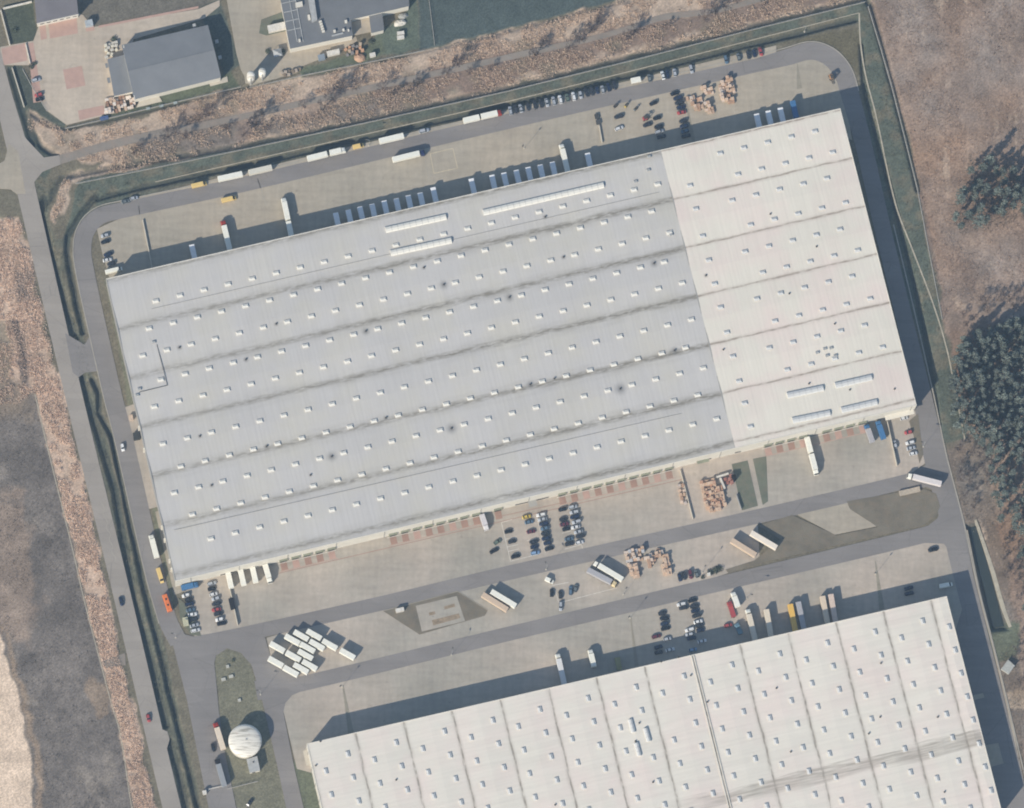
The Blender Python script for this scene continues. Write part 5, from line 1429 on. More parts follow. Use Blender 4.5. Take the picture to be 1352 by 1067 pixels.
# lower warehouse docks
lorry('rigid', (974.5, 801), (967.5, 781), WH_, WH_, 'box_truck', 'white truck standing at an angle beside the red tractor', 'truck', None, 3.4, 3.2)
lorry('semi', (998, 848), (987, 803), lin(222, 214, 200), WH_, 'semi_truck', 'cream semi truck with white cab docked nearest the red tractor', 'truck')
for (x0_, y0_, x1_, y1_, c_, l_) in ((1019, 845, 1012, 804.5, lin(226, 216, 200), 'cream trailer docked between the semi truck and the yellow trailer'),
                                    (1051, 836, 1043.5, 797.5, lin(230, 192, 118), 'yellow trailer docked at the lower warehouse'),
                                    (1062, 833, 1054, 794.5, GRY, 'pale grey trailer docked right beside the yellow one'),
                                    (1093.5, 827, 1086, 787, lin(222, 208, 190), 'beige trailer of the last docked pair, beside the yellow pair'),
                                    (1103.5, 823, 1097, 784.5, lin(216, 200, 190), 'dusky pink trailer, last of those docked at the lower warehouse')):
    lorry('trailer', (x0_, y0_), (x1_, y1_), c_, None, 'semi_trailer', l_.replace('right beside', 'touching'), 'trailer', 'trailers docked at the lower warehouse')
lorry('semi', (745.5, 905), (736, 862), lin(222, 224, 226), WH_, 'semi_truck', 'white semi truck docked alone in the lower warehouse shadow', 'truck')
lorry('rigid', (784.5, 880), (779, 856.5), WH_, WH_, 'box_truck', 'white box truck backed into shadow beside the lone white semi', 'truck')
lorry('swap', (818, 884), (815, 868), lin(150, 150, 120), None, 'storage_trailer', 'olive box in the shadow past the white box truck', 'container', None, 3.0, 2.8)
lorry('van', (1240.5, 774), (1258, 770.5), WH_, None, 'cargo_van', 'white van parked in the shadow at the warehouse corner near the basin', 'van', None, 2.4, 2.2)
# entrance
lorry('semi', (295, 989), (284, 953), lin(224, 212, 196), RED, 'semi_truck', 'cream semi trailer with red cab waiting beside the round tank', 'truck')
lorry('semi', (296.5, 1038), (286, 1001), lin(158, 164, 170), lin(70, 76, 84), 'semi_truck', 'grey semi truck waiting at the entrance barrier', 'truck', None, 3.8)
# red tractor and forklifts
def forklift(px, py, ang, color, label, sc=1.0, group=None):
    p = G(px, py, 0.8)
    t = thing('forklift', label, 'forklift', (p[0], p[1], 0.05), math.radians(ang), group)
    link('body', MB().box(-1.0, 0.5, -0.55, 0.55, 0.3, 1.1, 0.12).box(-1.0, -0.5, -0.55, 0.55, 1.1, 1.35, 0.08).mesh('body', 'car_paint'), t, color=color)
    link('mast', MB().box(0.7, 0.85, -0.42, -0.3, 0.1, 2.3).box(0.7, 0.85, 0.3, 0.42, 0.1, 2.3).box(0.7, 0.85, -0.3, 0.3, 2.1, 2.25).mesh('mast', 'dark_metal'), t)
    link('overhead_guard', MB().box(-0.6, 0.5, -0.5, 0.5, 2.0, 2.08).mesh('overhead_guard', 'dark_metal'), t)
    for x in (-0.55, 0.45):
        for y in (-0.45, 0.45):
            link('guard_post', MB().box(x - 0.04, x + 0.04, y - 0.04, y + 0.04, 1.0, 2.0).mesh('guard_post', 'dark_metal'), t)
    for y in (-0.25, 0.25):
        link('fork', MB().box(0.85, 1.9, y - 0.07, y + 0.07, 0.12, 0.18).mesh('fork', 'dark_metal'), t)
    for x, r in ((-0.7, 0.28), (0.3, 0.32)):
        for y in (-0.55, 0.55):
            link('wheel', WHS, t, (x, y, 0))
    t.scale = (sc, sc, sc)
forklift(852.5, 156.5, 20, CC['R'][1], 'orange red forklift among dark cars on the open upper yard', 1.5)
forklift(839, 144, 40, CC['G'][1], 'small grey forklift nearest the red forklift on the upper yard', 1.0, 'small forklifts on the upper yard')
forklift(826.5, 139.5, 60, CC['Y'][1], 'small yellowish forklift standing topmost on the open upper yard', 1.0, 'small forklifts on the upper yard')
forklift(812.5, 140, 35, CC['D'][1], 'small dark forklift by the skips on the upper yard', 1.0, 'small forklifts on the upper yard')
forklift(1098, 103, -70, lin(190, 150, 120), 'loaded tan forklift at the paved edge of the upper bend', 1.7)
def tractor(label, tail, head, color):
    a, c = G(*tail, 2.0), G(*head, 2.0)
    L = math.hypot(c[0] - a[0], c[1] - a[1])
    t = thing('tractor_unit', label, 'truck', (a[0], a[1], 0.05), math.atan2(c[1] - a[1], c[0] - a[0]))
    link('chassis', MB().box(0, L - 0.4, -0.45, 0.45, 0.5, 0.95).mesh('chassis', 'dark_metal'), t)
    link('fifth_wheel', MB().cyl(1.2, 0, 0.95, 1.1, 0.5).mesh('fifth_wheel', 'dark_metal'), t)
    for x in (0.8, 2.0):
        for y in (-1.0, 1.0):
            link('wheel', WHL, t, (x, y, 0))
    link('flatbed', MB().box(0.2, L - 2.4, -1.2, 1.2, 1.0, 1.15).mesh('flatbed', 'body_paint'), t, color=color)
    cab_at(t, L - 2.25, color, 2.6)
tractor('red flatbed truck standing beside the angled white truck', (969.5, 815), (962.5, 794), CC['R'][1])
tractor('pale blue flatbed truck in the shadow beside the red car', (979, 837), (972, 823), lin(120, 150, 166))

# ------------------------------------------------------------------ pallets and stacked goods
def pallet_mesh(h, l=1.2, w=1.0):
    mb = MB()
    z = 0.0
    n = max(2, int(h / 0.3))
    for i in range(n):
        zz = h * i / n
        mb.box(-l / 2, l / 2, -w / 2, w / 2, zz + h / n * 0.35, zz + h / n)
        for y in (-w / 2, -0.07, w / 2 - 0.14):
            mb.box(-l / 2 + 0.03, l / 2 - 0.03, y, y + 0.14, zz, zz + h / n * 0.35)
    return mb.mesh('pallet_stack', 'plain_paint')
PM = [pallet_mesh(h, l, w) for h, l, w in ((0.9, 1.5, 1.3), (1.5, 1.6, 1.3), (2.1, 1.5, 1.4), (1.2, 1.9, 1.2), (2.6, 1.5, 1.4))]
TAN = [lin(222, 198, 178), lin(208, 182, 162), lin(228, 208, 192), lin(194, 166, 148), lin(220, 208, 198)]
def pallets(poly, n, label, group, cols=TAN, meshes=PM, grid=None, jit=0.35, rot=-13):
    pts = []
    P = np.array(poly, float)
    if grid:
        a = math.radians(rot)
        c0 = P.mean(0)
        for i in range(-20, 21):
            for j in range(-20, 21):
                q = c0 + np.array([math.cos(a) * i * grid[0] - math.sin(a) * j * grid[1], math.sin(a) * i * grid[0] + math.cos(a) * j * grid[1]])
                if polydist(np.array([q[0]]), np.array([q[1]]), poly)[0] > 0 and random.random() < grid[2]:
                    pts.append(q + np.array([random.uniform(-jit, jit), random.uniform(-jit, jit)]))
    else:
        tries = 0
        while len(pts) < n and tries < 4000:
            tries += 1
            q = np.array([random.uniform(P[:, 0].min(), P[:, 0].max()), random.uniform(P[:, 1].min(), P[:, 1].max())])
            if polydist(np.array([q[0]]), np.array([q[1]]), poly)[0] > 0 and all(np.linalg.norm(q - r) > 4.3 for r in pts):
                pts.append(q)
    for q in pts:
        p = G(q[0], q[1], 1.0)
        o = link('pallet_stack', random.choice(meshes), None, (p[0], p[1], 0.03), math.radians(13 + random.choice((0, 90)) + random.uniform(-8, 8) * (0.3 if grid else 3)), random.choice(cols))
        tag(o, label, 'pallet stack', group)
pallets([(906, 128), (914, 124), (926, 128), (938, 136), (944, 148), (938, 152), (930, 145), (918, 144)], 0, 'tan pallet stack in the crescent heap beside the column of dark cars', 'upper crescent of pallets', grid=(4.1, 4.0, 0.85), jit=0.7)
pallets([(925, 114), (942, 112), (944, 124), (930, 124)], 12, 'tan pallet stack in the small heap above the crescent heap', 'upper small heap of pallets', grid=(4.1, 4.0, 0.85), jit=0.7)
pallets([(950, 112), (957, 102), (968, 101), (970, 115), (968, 138), (958, 138), (950, 130)], 34, 'tan pallet stack in the tall heap farthest from the dark cars', 'upper tall heap of pallets', grid=(4.1, 4.0, 0.8), jit=0.7)
pallets([(823, 728), (848, 724), (850, 744), (826, 746)], 18, 'pallet stack in the loose pile next to the white semi truck', 'loose pallets on the trailer park', TAN + [lin(200, 202, 206)], grid=(4.3, 4.2, 0.8), jit=0.8)
pallets([(829, 748), (843, 744.5), (846, 761), (831, 762)], 0, 'tan pallet stack in the tidy square block on the trailer park', 'square pallet block on the trailer park', [TAN[0], TAN[1]], PM[1:3], (3.9, 3.7, 1.0), 0.15)
pallets([(851, 736), (870, 724), (876, 728), (856, 752)], 14, 'tan pallet stack in the slanting line between the two bigger piles', 'slanting pallets on the trailer park', grid=(4.0, 4.0, 0.9), jit=0.5)
pallets([(873, 735), (880, 733), (886, 757), (877, 759)], 0, 'tan pallet stack in the narrow upright row on the trailer park', 'narrow pallet row on the trailer park', TAN[:2], PM[1:3], (3.9, 3.9, 0.95), 0.3)
pallets([(922, 636), (942, 631), (944, 644), (952, 643), (960, 672), (942, 677), (932, 672)], 0, 'tan pallet stack in the large block beside the green strips', 'large pallet block by the lawns', [TAN[0], TAN[1], lin(214, 188, 168), lin(198, 164, 146)], PM[1:], (3.9, 3.9, 0.93), 0.25)
pallets([(957, 631), (968, 628), (968, 638), (958, 637)], 7, 'reddish stack of goods beside the white beam near the lawns', 'reddish stacks by the lawns', [lin(182, 140, 134), lin(166, 124, 118)])
pallets([(896, 640), (902, 638), (906, 664), (900, 664)], 9, 'small pallet stack leaning along the thin white yard wall', 'pallets along the thin wall', TAN + [lin(206, 196, 190)], PM[:2])
pallets([(138, 130), (165, 124), (178, 130), (178, 144), (140, 152)], 0, 'brown and white pallet stack in the rows below the grey hall', 'pallet rows below the hall', [lin(214, 192, 174), lin(236, 228, 220), lin(170, 142, 128), lin(230, 216, 204)], PM[:4], (4.3, 4.2, 0.85), 0.6)
pallets([(138, 58), (152, 54), (157, 62), (146, 74), (140, 76)], 20, 'white wrapped stack in the pale heap beside the grey annex', 'white stacks beside the annex', [lin(234, 230, 214), lin(214, 212, 204)], PM[:2])
pallets([(372, 96), (396, 90), (396, 94), (374, 101)], 9, 'pale stack on the strip beside the silos', 'stacks on the silo strip', [lin(190, 180, 170), lin(150, 140, 130)], PM[:2])
pallets([(455, 64), (478, 58), (482, 68), (458, 74)], 13, 'mixed pale stack on the scrap strip below the factory', 'stacks on the scrap strip', [lin(200, 184, 166), lin(150, 150, 152), lin(206, 170, 146)], PM[:3])
BEAM = thing('steel_beam_rack', 'white beam rack lying between the large pallet block and the lawns', 'rack', (*G(954, 628), 0))
for x0_, y0_, x1_, y1_ in ((946, 630, 962, 625), (951, 631, 957, 645)):
    a, c = G(x0_, y0_, 1.8), G(x1_, y1_, 1.8)
    link('beam', MB().obox(((a[0] + c[0]) / 2 - BEAM.location.x, (a[1] + c[1]) / 2 - BEAM.location.y), math.hypot(c[0] - a[0], c[1] - a[1]), 0.9, 0.0, 1.8, math.atan2(c[1] - a[1], c[0] - a[0])).mesh('beam', 'white_paint'), BEAM)
simple_box('dark_crate', 'dark cube shaped crate at the corner of the green strip', 'crate', pbox(969, 630, 6, 7), 3.0, lin(50, 58, 76))
# white heaps and boats beside the factory lawn
def mound(name, label, cat, px, py, l, w, h, color, ang=0.0, mat='plain_paint', seed=1):
    p = G(px, py, h * 0.4)
    r = random.Random(seed)
    mb = MB()
    n, k = 14, 4
    V, F = [], []
    for j in range(k):
        f = math.cos(math.pi / 2 * j / k)
        for i in range(n):
            a = 2 * math.pi * i / n
            q = f * (0.85 + 0.3 * r.random())
            V.append((l / 2 * q * math.cos(a), w / 2 * q * math.sin(a), h * math.sin(math.pi / 2 * j / k) * (0.85 + 0.3 * r.random())))
    V.append((0, 0, h))
    for j in range(k - 1):
        F += [(j * n + i, j * n + (i + 1) % n, (j + 1) * n + (i + 1) % n, (j + 1) * n + i) for i in range(n)]
    F += [((k - 1) * n + i, (k - 1) * n + (i + 1) % n, k * n) for i in range(n)]
    mb.add(V, F)
    return tag(link(name, mb.mesh(name, mat), None, (p[0], p[1], -0.1), ang, color), label, cat)
mound('soil_heap', 'orange brown soil heap below the factory beside the small white box', 'heap', 475, 76, 5.5, 4.5, 1.8, lin(198, 168, 148), seed=3)
mound('tarp_heap', 'white tarpaulin covered heap on the factory lawn, upper one', 'heap', 528, 30, 6.5, 3.2, 1.6, lin(226, 224, 216), 0.3, seed=4)
mound('tarp_heap', 'grey tarpaulin heap right at the top of the factory lawn heaps', 'heap', 532, 21, 5.0, 3.0, 1.5, lin(170, 174, 174), 0.2, seed=6)
for i, y in enumerate((43.5, 49)):
    simple_box('white_crate', ('upper', 'lower')[i] + ' of the two white crates side by side on the factory lawn', 'crate', pbox(529, y, 9.5, 4.5, -8), 1.6, W_)

# ------------------------------------------------------------------ walls, lamps, fences
def barrier(pts, w, h, label, mat='concrete_pale', name='concrete_barrier'):
    p0 = G(*pts[0])
    t = thing(name, label, 'wall', (p0[0], p0[1], 0))
    for a, c in zip(pts[:-1], pts[1:]):
        A, B = G(*a), G(*c)
        L = math.hypot(B[0] - A[0], B[1] - A[1]); ang = math.atan2(B[1] - A[1], B[0] - A[0])
        n = max(1, round(L / 4.0))
        me = MB().box(0.02, L / n - 0.02, -w / 2, w / 2, -0.1, h, min(0.06, w / 4)).mesh('wall_block', mat)
        for i in range(n):
            link('wall_block', me, t, (A[0] - p0[0] + math.cos(ang) * L * i / n, A[1] - p0[1] + math.sin(ang) * L * i / n, 0), ang)
barrier([(188.5, 291), (201, 354)], 0.5, 1.1, 'pale wall of blocks across the upper yard near the bend')
barrier([(299, 758), (314, 826)], 0.45, 1.6, 'pale wall between the corner car park and the docked white boxes')
barrier([(898, 621), (915, 686)], 0.4, 1.2, 'thin white wall with pallets leaning on it beside the pallet yard')
barrier([(972, 654), (978.5, 673)], 0.5, 1.6, 'short grey wall between the large pallet block and the lawn', 'wall_grey')
barrier([(1171, 557), (1184, 616)], 0.45, 1.8, 'dark wall between the blue trucks and the small corner lot')
barrier([(791, 166), (795, 189)], 0.5, 1.1, 'short pale wall below the two grey skips on the upper yard')
barrier([(34, 58), (40, 84)], 0.4, 0.9, 'white sliding gate across the red brick compound entrance', 'white_paint', 'sliding_gate')
barrier([(4, 12), (42, 3)], 0.7, 1.4, 'white garden wall beside the dark lawn at the top corner', 'white_paint')
barrier([(1, 14), (13, 60)], 0.7, 1.2, 'pale wall along the public road beside the dark lawn', 'concrete_pale')
barrier([(16, 90), (32, 142)], 0.5, 1.2, 'pale roadside wall running from the compound gate post', 'concrete_pale')
simple_box('roof_skip', 'dark skip beside the wall of the corner car park', 'skip', pbox(306.5, 797, 7, 15, -13), 1.9, lin(66, 74, 84))
POLE = MB().cyl(0, 0, -0.1, 9.5, 0.08, 0.05, 8).mesh('pole', 'galvanised')
ARM = MB().box(0, 1.6, -0.05, 0.05, 9.4, 9.52).mesh('arm', 'galvanised')
LHEAD = MB().box(1.0, 2.2, -0.28, 0.28, 9.3, 9.5, 0.04).mesh('lamp_head', 'dark_metal')
LFOOT = MB().box(-0.35, 0.35, -0.35, 0.35, -0.1, 0.3).mesh('foot', 'concrete_pale')
for (x, y, r, l) in ((832, 816, 4, 'at the tip of the dark strip near the lower car park'), (1219, 590, 3, 'beside the small corner lot'), (452, 907, 4, 'on the empty lower yard'), (344, 917, 3, 'on the entrance island'), (596, 865, 1.4, 'beside the lower road on the empty yard'),
                    (1156, 758, 4, 'on the paved corner past the last docked trailers'), (692, 196, 4, 'in the middle of the upper yard'), (927, 756, 1, 'beside the shrubs on the lower road'), (232, 842, 3, 'at the grass corner by the entrance'), (721, 752, 2, 'by the small white van'), (986, 790, 0, 'at the lower road near the red truck'), (487, 192, 3, 'beside the short yellow van'), (1062, 42, 3, 'on the verge of the upper bend'), (823, 785, 1, 'above the lower car park')):
    p = G(x, y)
    t = thing('lamp_post', 'thin grey lamp post ' + l, 'lamp post', (p[0], p[1], 0), r, 'yard lamp posts')
    link('pole', POLE, t); link('arm', ARM, t); link('lamp_head', LHEAD, t); link('foot', LFOOT, t)

def fence(pts, label, h=1.8, plinth=0.2, step=3.0):
    p0 = G(*pts[0])
    t = thing('fence', label, 'fence', (p0[0], p0[1], 0))
    base, rail, post = MB(), MB(), MB()
    for a, c in zip(pts[:-1], pts[1:]):
        A, B = np.array(G(*a)), np.array(G(*c))
        L = np.linalg.norm(B - A); ang = math.atan2(B[1] - A[1], B[0] - A[0])
        m_ = (A + B) / 2 - np.array(p0)
        base.obox(m_, L, plinth, -0.4, 0.25, ang)
        for z in (0.6, 1.1, h - 0.06):
            rail.obox(m_, L, 0.05, z, z + 0.05, ang)
        n = int(L / step)
        for i in range(n + 1):
            q = A + (B - A) * i / max(1, n) - np.array(p0)
            post.box(q[0] - 0.05, q[0] + 0.05, q[1] - 0.05, q[1] + 0.05, -0.2, h)
    link('plinth', base.mesh('plinth', 'kerb_stone'), t)
    link('rail', rail.mesh('rail', 'galvanised'), t)['kind'] = 'stuff'
    link('post', post.mesh('post', 'galvanised'), t)['kind'] = 'stuff'
fence([(100, 243), (200, 223), (330, 196), (500, 159), (670, 121), (840, 79), (1000, 38), (1142, 3)], 'wire fence with pale plinth along the grass strip beside the upper ditch')
fence([(1146, 9), (1162, 62), (1178, 118), (1195, 185), (1211, 250), (1226, 330), (1236, 382), (1244, 422)], 'wire fence between the grass strip and the brown heath')
fence([(86, 170), (138, 158), (212, 140), (318, 115)], 'wire fence below the compound and the grey hall', 1.6, 0.2)
fence([(330, 116), (400, 100), (500, 80), (560, 67)], 'wire fence between the factory strip and the reeds', 1.6, 0.2)
fence([(564, -20), (569, 20), (574, 60)], 'wire fence across the dark green field beside the factory lawn', 1.6, 0.2)
fence([(62, 147), (44, 118), (30, 92)], 'wire fence at the compound corner by the public road', 1.6, 0.2)
fence([(300, 1042), (340, 1032)], 'short fence beside the entrance barrier below the tank', 1.5, 0.2)
GT = thing('entrance_barrier', 'white barrier arm across the site entrance in front of the grey truck', 'barrier', (*G(286, 1040), 0))
a, c = G(276, 1042, 1.1), G(299, 1037, 1.1)
link('arm', MB().obox(((a[0] + c[0]) / 2 - GT.location.x, (a[1] + c[1]) / 2 - GT.location.y), math.hypot(c[0] - a[0], c[1] - a[1]), 0.3, 1.0, 1.2, math.atan2(c[1] - a[1], c[0] - a[0])).mesh('arm', 'white_paint'), GT)
link('post', MB().box(a[0] - GT.location.x - 0.3, a[0] - GT.location.x + 0.3, a[1] - GT.location.y - 0.3, a[1] - GT.location.y + 0.3, -0.1, 1.3).mesh('post', 'white_paint'), GT)

# ------------------------------------------------------------------ vegetation
def store_colors(me, cols):
    at = me.color_attributes.new('soil', 'FLOAT_COLOR', 'POINT')
    at.data.foreach_set('color', np.asarray(cols, np.float32).ravel())

def pine_crown(seed, h=11.0, r=1.9, n=420):
    g_ = np.random.default_rng(seed)
    V, F, C = [], [], []
    # whorls of boughs with needle sprays
    whorls = []
    z = h * 0.38
    while z < h:
        f = (h - z) / (h * 0.62)
        rad = r * (0.25 + 0.75 * f ** 0.7) * g_.uniform(0.8, 1.15)
        for k in range(int(g_.integers(4, 7))):
            whorls.append((z + g_.uniform(-0.3, 0.3), g_.uniform(0, 2 * math.pi), rad * g_.uniform(0.65, 1.15)))
        z += h * 0.075
    for i in range(n):
        z0, a, rad = whorls[int(g_.integers(len(whorls)))]
        t = g_.uniform(0.15, 1.0) ** 0.7
        c = np.array([math.cos(a) * rad * t, math.sin(a) * rad * t, z0 + t * rad * 0.12]) + g_.normal(0, 0.22, 3)
        s = g_.uniform(0.18, 0.42)
        d1 = g_.normal(0, 1, 3); d1[2] *= 0.5; d1 /= np.linalg.norm(d1)
        d2 = np.cross(d1, g_.normal(0, 1, 3)); d2 /= np.linalg.norm(d2)
        o = len(V)
        V += [c - d1 * s, c + d2 * s * 0.6, c + d1 * s, c - d2 * s * 0.6]
        F.append((o, o + 1, o + 2, o + 3))
        b_ = g_.uniform(0.6, 1.45)
        cc = np.array([0.145, 0.168, 0.142]) * b_ if g_.random() > 0.08 else np.array([0.17, 0.15, 0.12])
        C += [(*cc, 1)] * 4
    me = bpy.data.meshes.new('crown')
    me.from_pydata([tuple(v) for v in V], [], F)
    me.materials.append(MAT['foliage'])
    store_colors(me, C)
    return me

def bare_tree(seed, h=9.0, spread=3.2, dens=1.0):
    r = random.Random(seed)
    trunk, tw = MB(), MB()
    trunk.stick((0, 0, -0.3), (0, 0, h * 0.35), 0.16, 0.12, 6)
    def grow(a, d, L, rad, lv):
        b_ = a + d * L
        (trunk if lv < 2 else tw).stick(a, b_, rad, rad * 0.6, 4 if lv < 2 else 3)
        if lv >= 4:
            return
        for i in range(r.randint(3, 4) if lv < 3 else int(4 * dens) + 1):
            nd_ = (d + Vector((r.uniform(-1, 1), r.uniform(-1, 1), r.uniform(-0.35, 0.6))) * 0.75).normalized()
            grow(a + d * L * r.uniform(0.45, 1.0), nd_, L * r.uniform(0.55, 0.8), max(0.05, rad * 0.55), lv + 1)
    for k in range(5):
        an = k * 1.256 + r.uniform(-0.4, 0.4)
        grow(Vector((0, 0, h * r.uniform(0.18, 0.36))), Vector((math.cos(an) * spread / h * 1.4, math.sin(an) * spread / h * 1.4, 1)).normalized(), h * 0.3, 0.1, 1)
    return trunk.mesh('trunk', 'bark'), tw.mesh('crown', 'twig')

PINES = [pine_crown(s, h, r, n) for s, h, r, n in ((1, 12, 2.2, 900), (2, 13.5, 2.5, 1050), (3, 11, 1.9, 800), (4, 14, 2.7, 1150), (5, 12.5, 2.3, 950))]
PTRUNK = MB().stick((0, 0, -0.3), (0, 0, 11.5), 0.17, 0.05, 6).mesh('trunk', 'bark')
BARE = [bare_tree(s, h, sp, d) for s, h, sp, d in ((11, 8.0, 3.6, 1.0), (12, 9.5, 4.2, 1.0), (13, 7.0, 3.8, 1.0), (14, 8.5, 3.2, 1.0))]

def pick(poly, gap, seed, most):
    r = random.Random(seed)
    P = np.array(poly, float)
    out = []
    for _ in range(9000):
        q = (r.uniform(P[:, 0].min(), P[:, 0].max()), r.uniform(P[:, 1].min(), P[:, 1].max()))
        if all((q[0] - o[0]) ** 2 + (q[1] - o[1]) ** 2 > gap * gap for o in out) and polydist(np.array([q[0]]), np.array([q[1]]), poly)[0] > 0:
            out.append(q)
            if len(out) >= most:
                break
    return out

def plant_pine(q, label, group, r, s0=0.8, s1=1.15):
    p = G(*q)
    t = thing('pine_tree', label, 'tree', (p[0], p[1], -0.1), r.uniform(0, 6.28), group)
    k = r.uniform(s0, s1)
    link('crown', r.choice(PINES), t); link('trunk', PTRUNK, t)
    t.scale = (k * r.uniform(0.92, 1.1), k, k * r.uniform(0.9, 1.1))
r_ = random.Random(21)
for q in pick([(1258, 565), (1254, 500), (1262, 460), (1278, 445), (1300, 438), (1330, 428), (1365, 415), (1365, 590), (1330, 596), (1296, 590)], 6.6, 31, 190):
    plant_pine(q, 'dark green pine packed in the dense wood beside the sand path', 'dense pine wood', r_, 0.65, 1.2)
for q in pick([(1266, 262), (1258, 290), (1262, 308), (1300, 300), (1352, 285), (1365, 250), (1365, 215), (1330, 228), (1300, 214), (1284, 210)], 9.5, 32, 34):
    plant_pine(q, 'pine in the triangular grove on the brown heath', 'heath grove pines', r_, 0.85, 1.3)
for q in pick([(1302, 598), (1330, 600), (1365, 600), (1365, 720), (1340, 700), (1318, 690), (1308, 640)], 10.0, 33, 34):
    plant_pine(q, 'pine in the loose fringe below the dense wood', 'loose pines below the wood', r_, 0.85, 1.2)
for q in pick([(1336, 735), (1365, 700), (1365, 880), (1345, 850)], 10, 34, 12):
    plant_pine(q, 'pine in the thin belt at the edge beside the basin', 'pines beside the basin', r_, 0.8, 1.1)

def plant_bare(q, label, group, r, k=1.0, name='bare_tree', cat='tree'):
    p = G(*q)
    t = thing(name, label, cat, (p[0], p[1], -0.1), r.uniform(0, 6.28), group)
    tr, cr = r.choice(BARE)
    link('crown', cr, t); link('trunk', tr, t)
    t.scale = (k, k, k * r.uniform(0.85, 1.15))
r_ = random.Random(5)
for (x, y, k) in ((177, 203, .8), (186, 198, .7), (222, 182, .9), (232, 176, .8), (246, 182, .7), (262, 160, .8), (276, 152, .9), (338, 166, 1.0), (345, 152, .8), (352, 172, .7), (322, 178, .7), (438, 132, 1.0), (450, 120, .9), (428, 142, .8), (300, 170, .7), (505, 118, .8), (540, 120, .9), (552, 112, .8), (520, 126, .7), (590, 98, .9), (604, 86, 1.0), (620, 96, .7), (706, 74, 1.1), (715, 62, .8), (752, 62, .8), (768, 54, 1.1), (780, 40, 1.0), (790, 30, .8), (760, 48, .8), (830, 52, 1.1), (838, 42, .9), (930, 26, .9), (944, 18, 1.1), (958, 10, 1.0), (972, 2, .8), (1010, 6, .9), (648, 92, .6), (880, 38, .6), (400, 140, .6), (470, 118, .6)):
    plant_bare((x, y), 'grey leafless tree among the reeds along the dirt track', 'bare trees along the track', r_, k * 1.2)
for q in pick([(1255, 410), (1300, 392), (1352, 375), (1352, 405), (1300, 425), (1262, 440)], 8, 61, 12):
    plant_bare(q, 'leafless tree along the upper edge of the dense wood', 'bare trees at the wood edge', r_, 0.7)
for q in pick([(1262, 592), (1300, 600), (1310, 660), (1280, 680), (1262, 620)], 9, 62, 16) + pick([(1312, 690), (1345, 720), (1345, 800), (1330, 780)], 9, 63, 10):
    plant_bare(q, 'leafless tree in the brown scrub between wood and road', 'bare trees in the scrub', r_, 0.65)
for q in ((1345, 840), (1338, 868), (1348, 872), (1347, 900), (1340, 858)):
    plant_bare(q, 'leafless tree beside the small pale glasshouse', 'bare trees by the glasshouse', r_, 0.6)
def bush_mesh(seed, n=150):
    g_ = np.random.default_rng(seed)
    V, F, C = [], [], []
    for i in range(n):
        d = g_.normal(0, 1, 3); d[2] = abs(d[2]); d /= np.linalg.norm(d)
        c = d * np.array([1.3, 1.1, 1.0]) * g_.uniform(0.5, 1.1)
        a = g_.normal(0, 1, 3); a /= np.linalg.norm(a)
        b_ = np.cross(a, d); b_ /= max(1e-6, np.linalg.norm(b_))
        s = g_.uniform(0.12, 0.28)
        o = len(V)
        V += [c - a * s, c + b_ * s * 0.7, c + a * s, c - b_ * s * 0.7]; F.append((o, o + 1, o + 2, o + 3))
        cc = np.array([0.085, 0.10, 0.07]) * g_.uniform(0.7, 1.3); C += [(*cc, 1)] * 4
    me = bpy.data.meshes.new('foliage'); me.from_pydata([tuple(v) for v in V], [], F); me.materials.append(MAT['foliage']); store_colors(me, C)
    return me
BUSH = [bush_mesh(s) for s in (71, 72)]
STEM = MB().stick((0, 0, -0.1), (0, 0, 0.8), 0.08, 0.04, 5).mesh('stem', 'bark')
for i, (x, y, k, l, gr) in enumerate(((938, 756, 1.6, 'shrub in the dark clump beside the lower road', 'lower road shrubs'), (945, 753, 1.7, 'shrub in the dark clump beside the lower road', 'lower road shrubs'), (950, 751, 1.5, 'shrub in the dark clump beside the lower road', 'lower road shrubs'), (928, 762, 1.0, 'low shrub at the lamp just before the dark clump', None), (42, 88, 1.3, 'dark round shrub beside the compound gate', None), (46, 84, 1.0, 'smaller dark shrub beside the compound gate', None), (374, 68, 1.4, 'shrub in the factory shadow by the pyramid shelter', None), (354, 68, 1.3, 'dark shrub on the drive side of the pyramid shelter', None), (150, 52, 1.4, 'round shrub above the white heap by the annex', None), (490, 55, 1.4, 'dark shrub on the lawn below the factory annex', None), (20, 40, 1.3, 'shrub on the dark lawn at the top corner', None), (308, 872, 0.8, 'small shrub on the entrance island', None))):
    p = G(x, y)
    t = thing('shrub', l, 'shrub', (p[0], p[1], -0.05), i * 1.3, gr)
    link('foliage', BUSH[i % 2], t); link('stem', STEM, t)
    t.scale = (k, k, k)

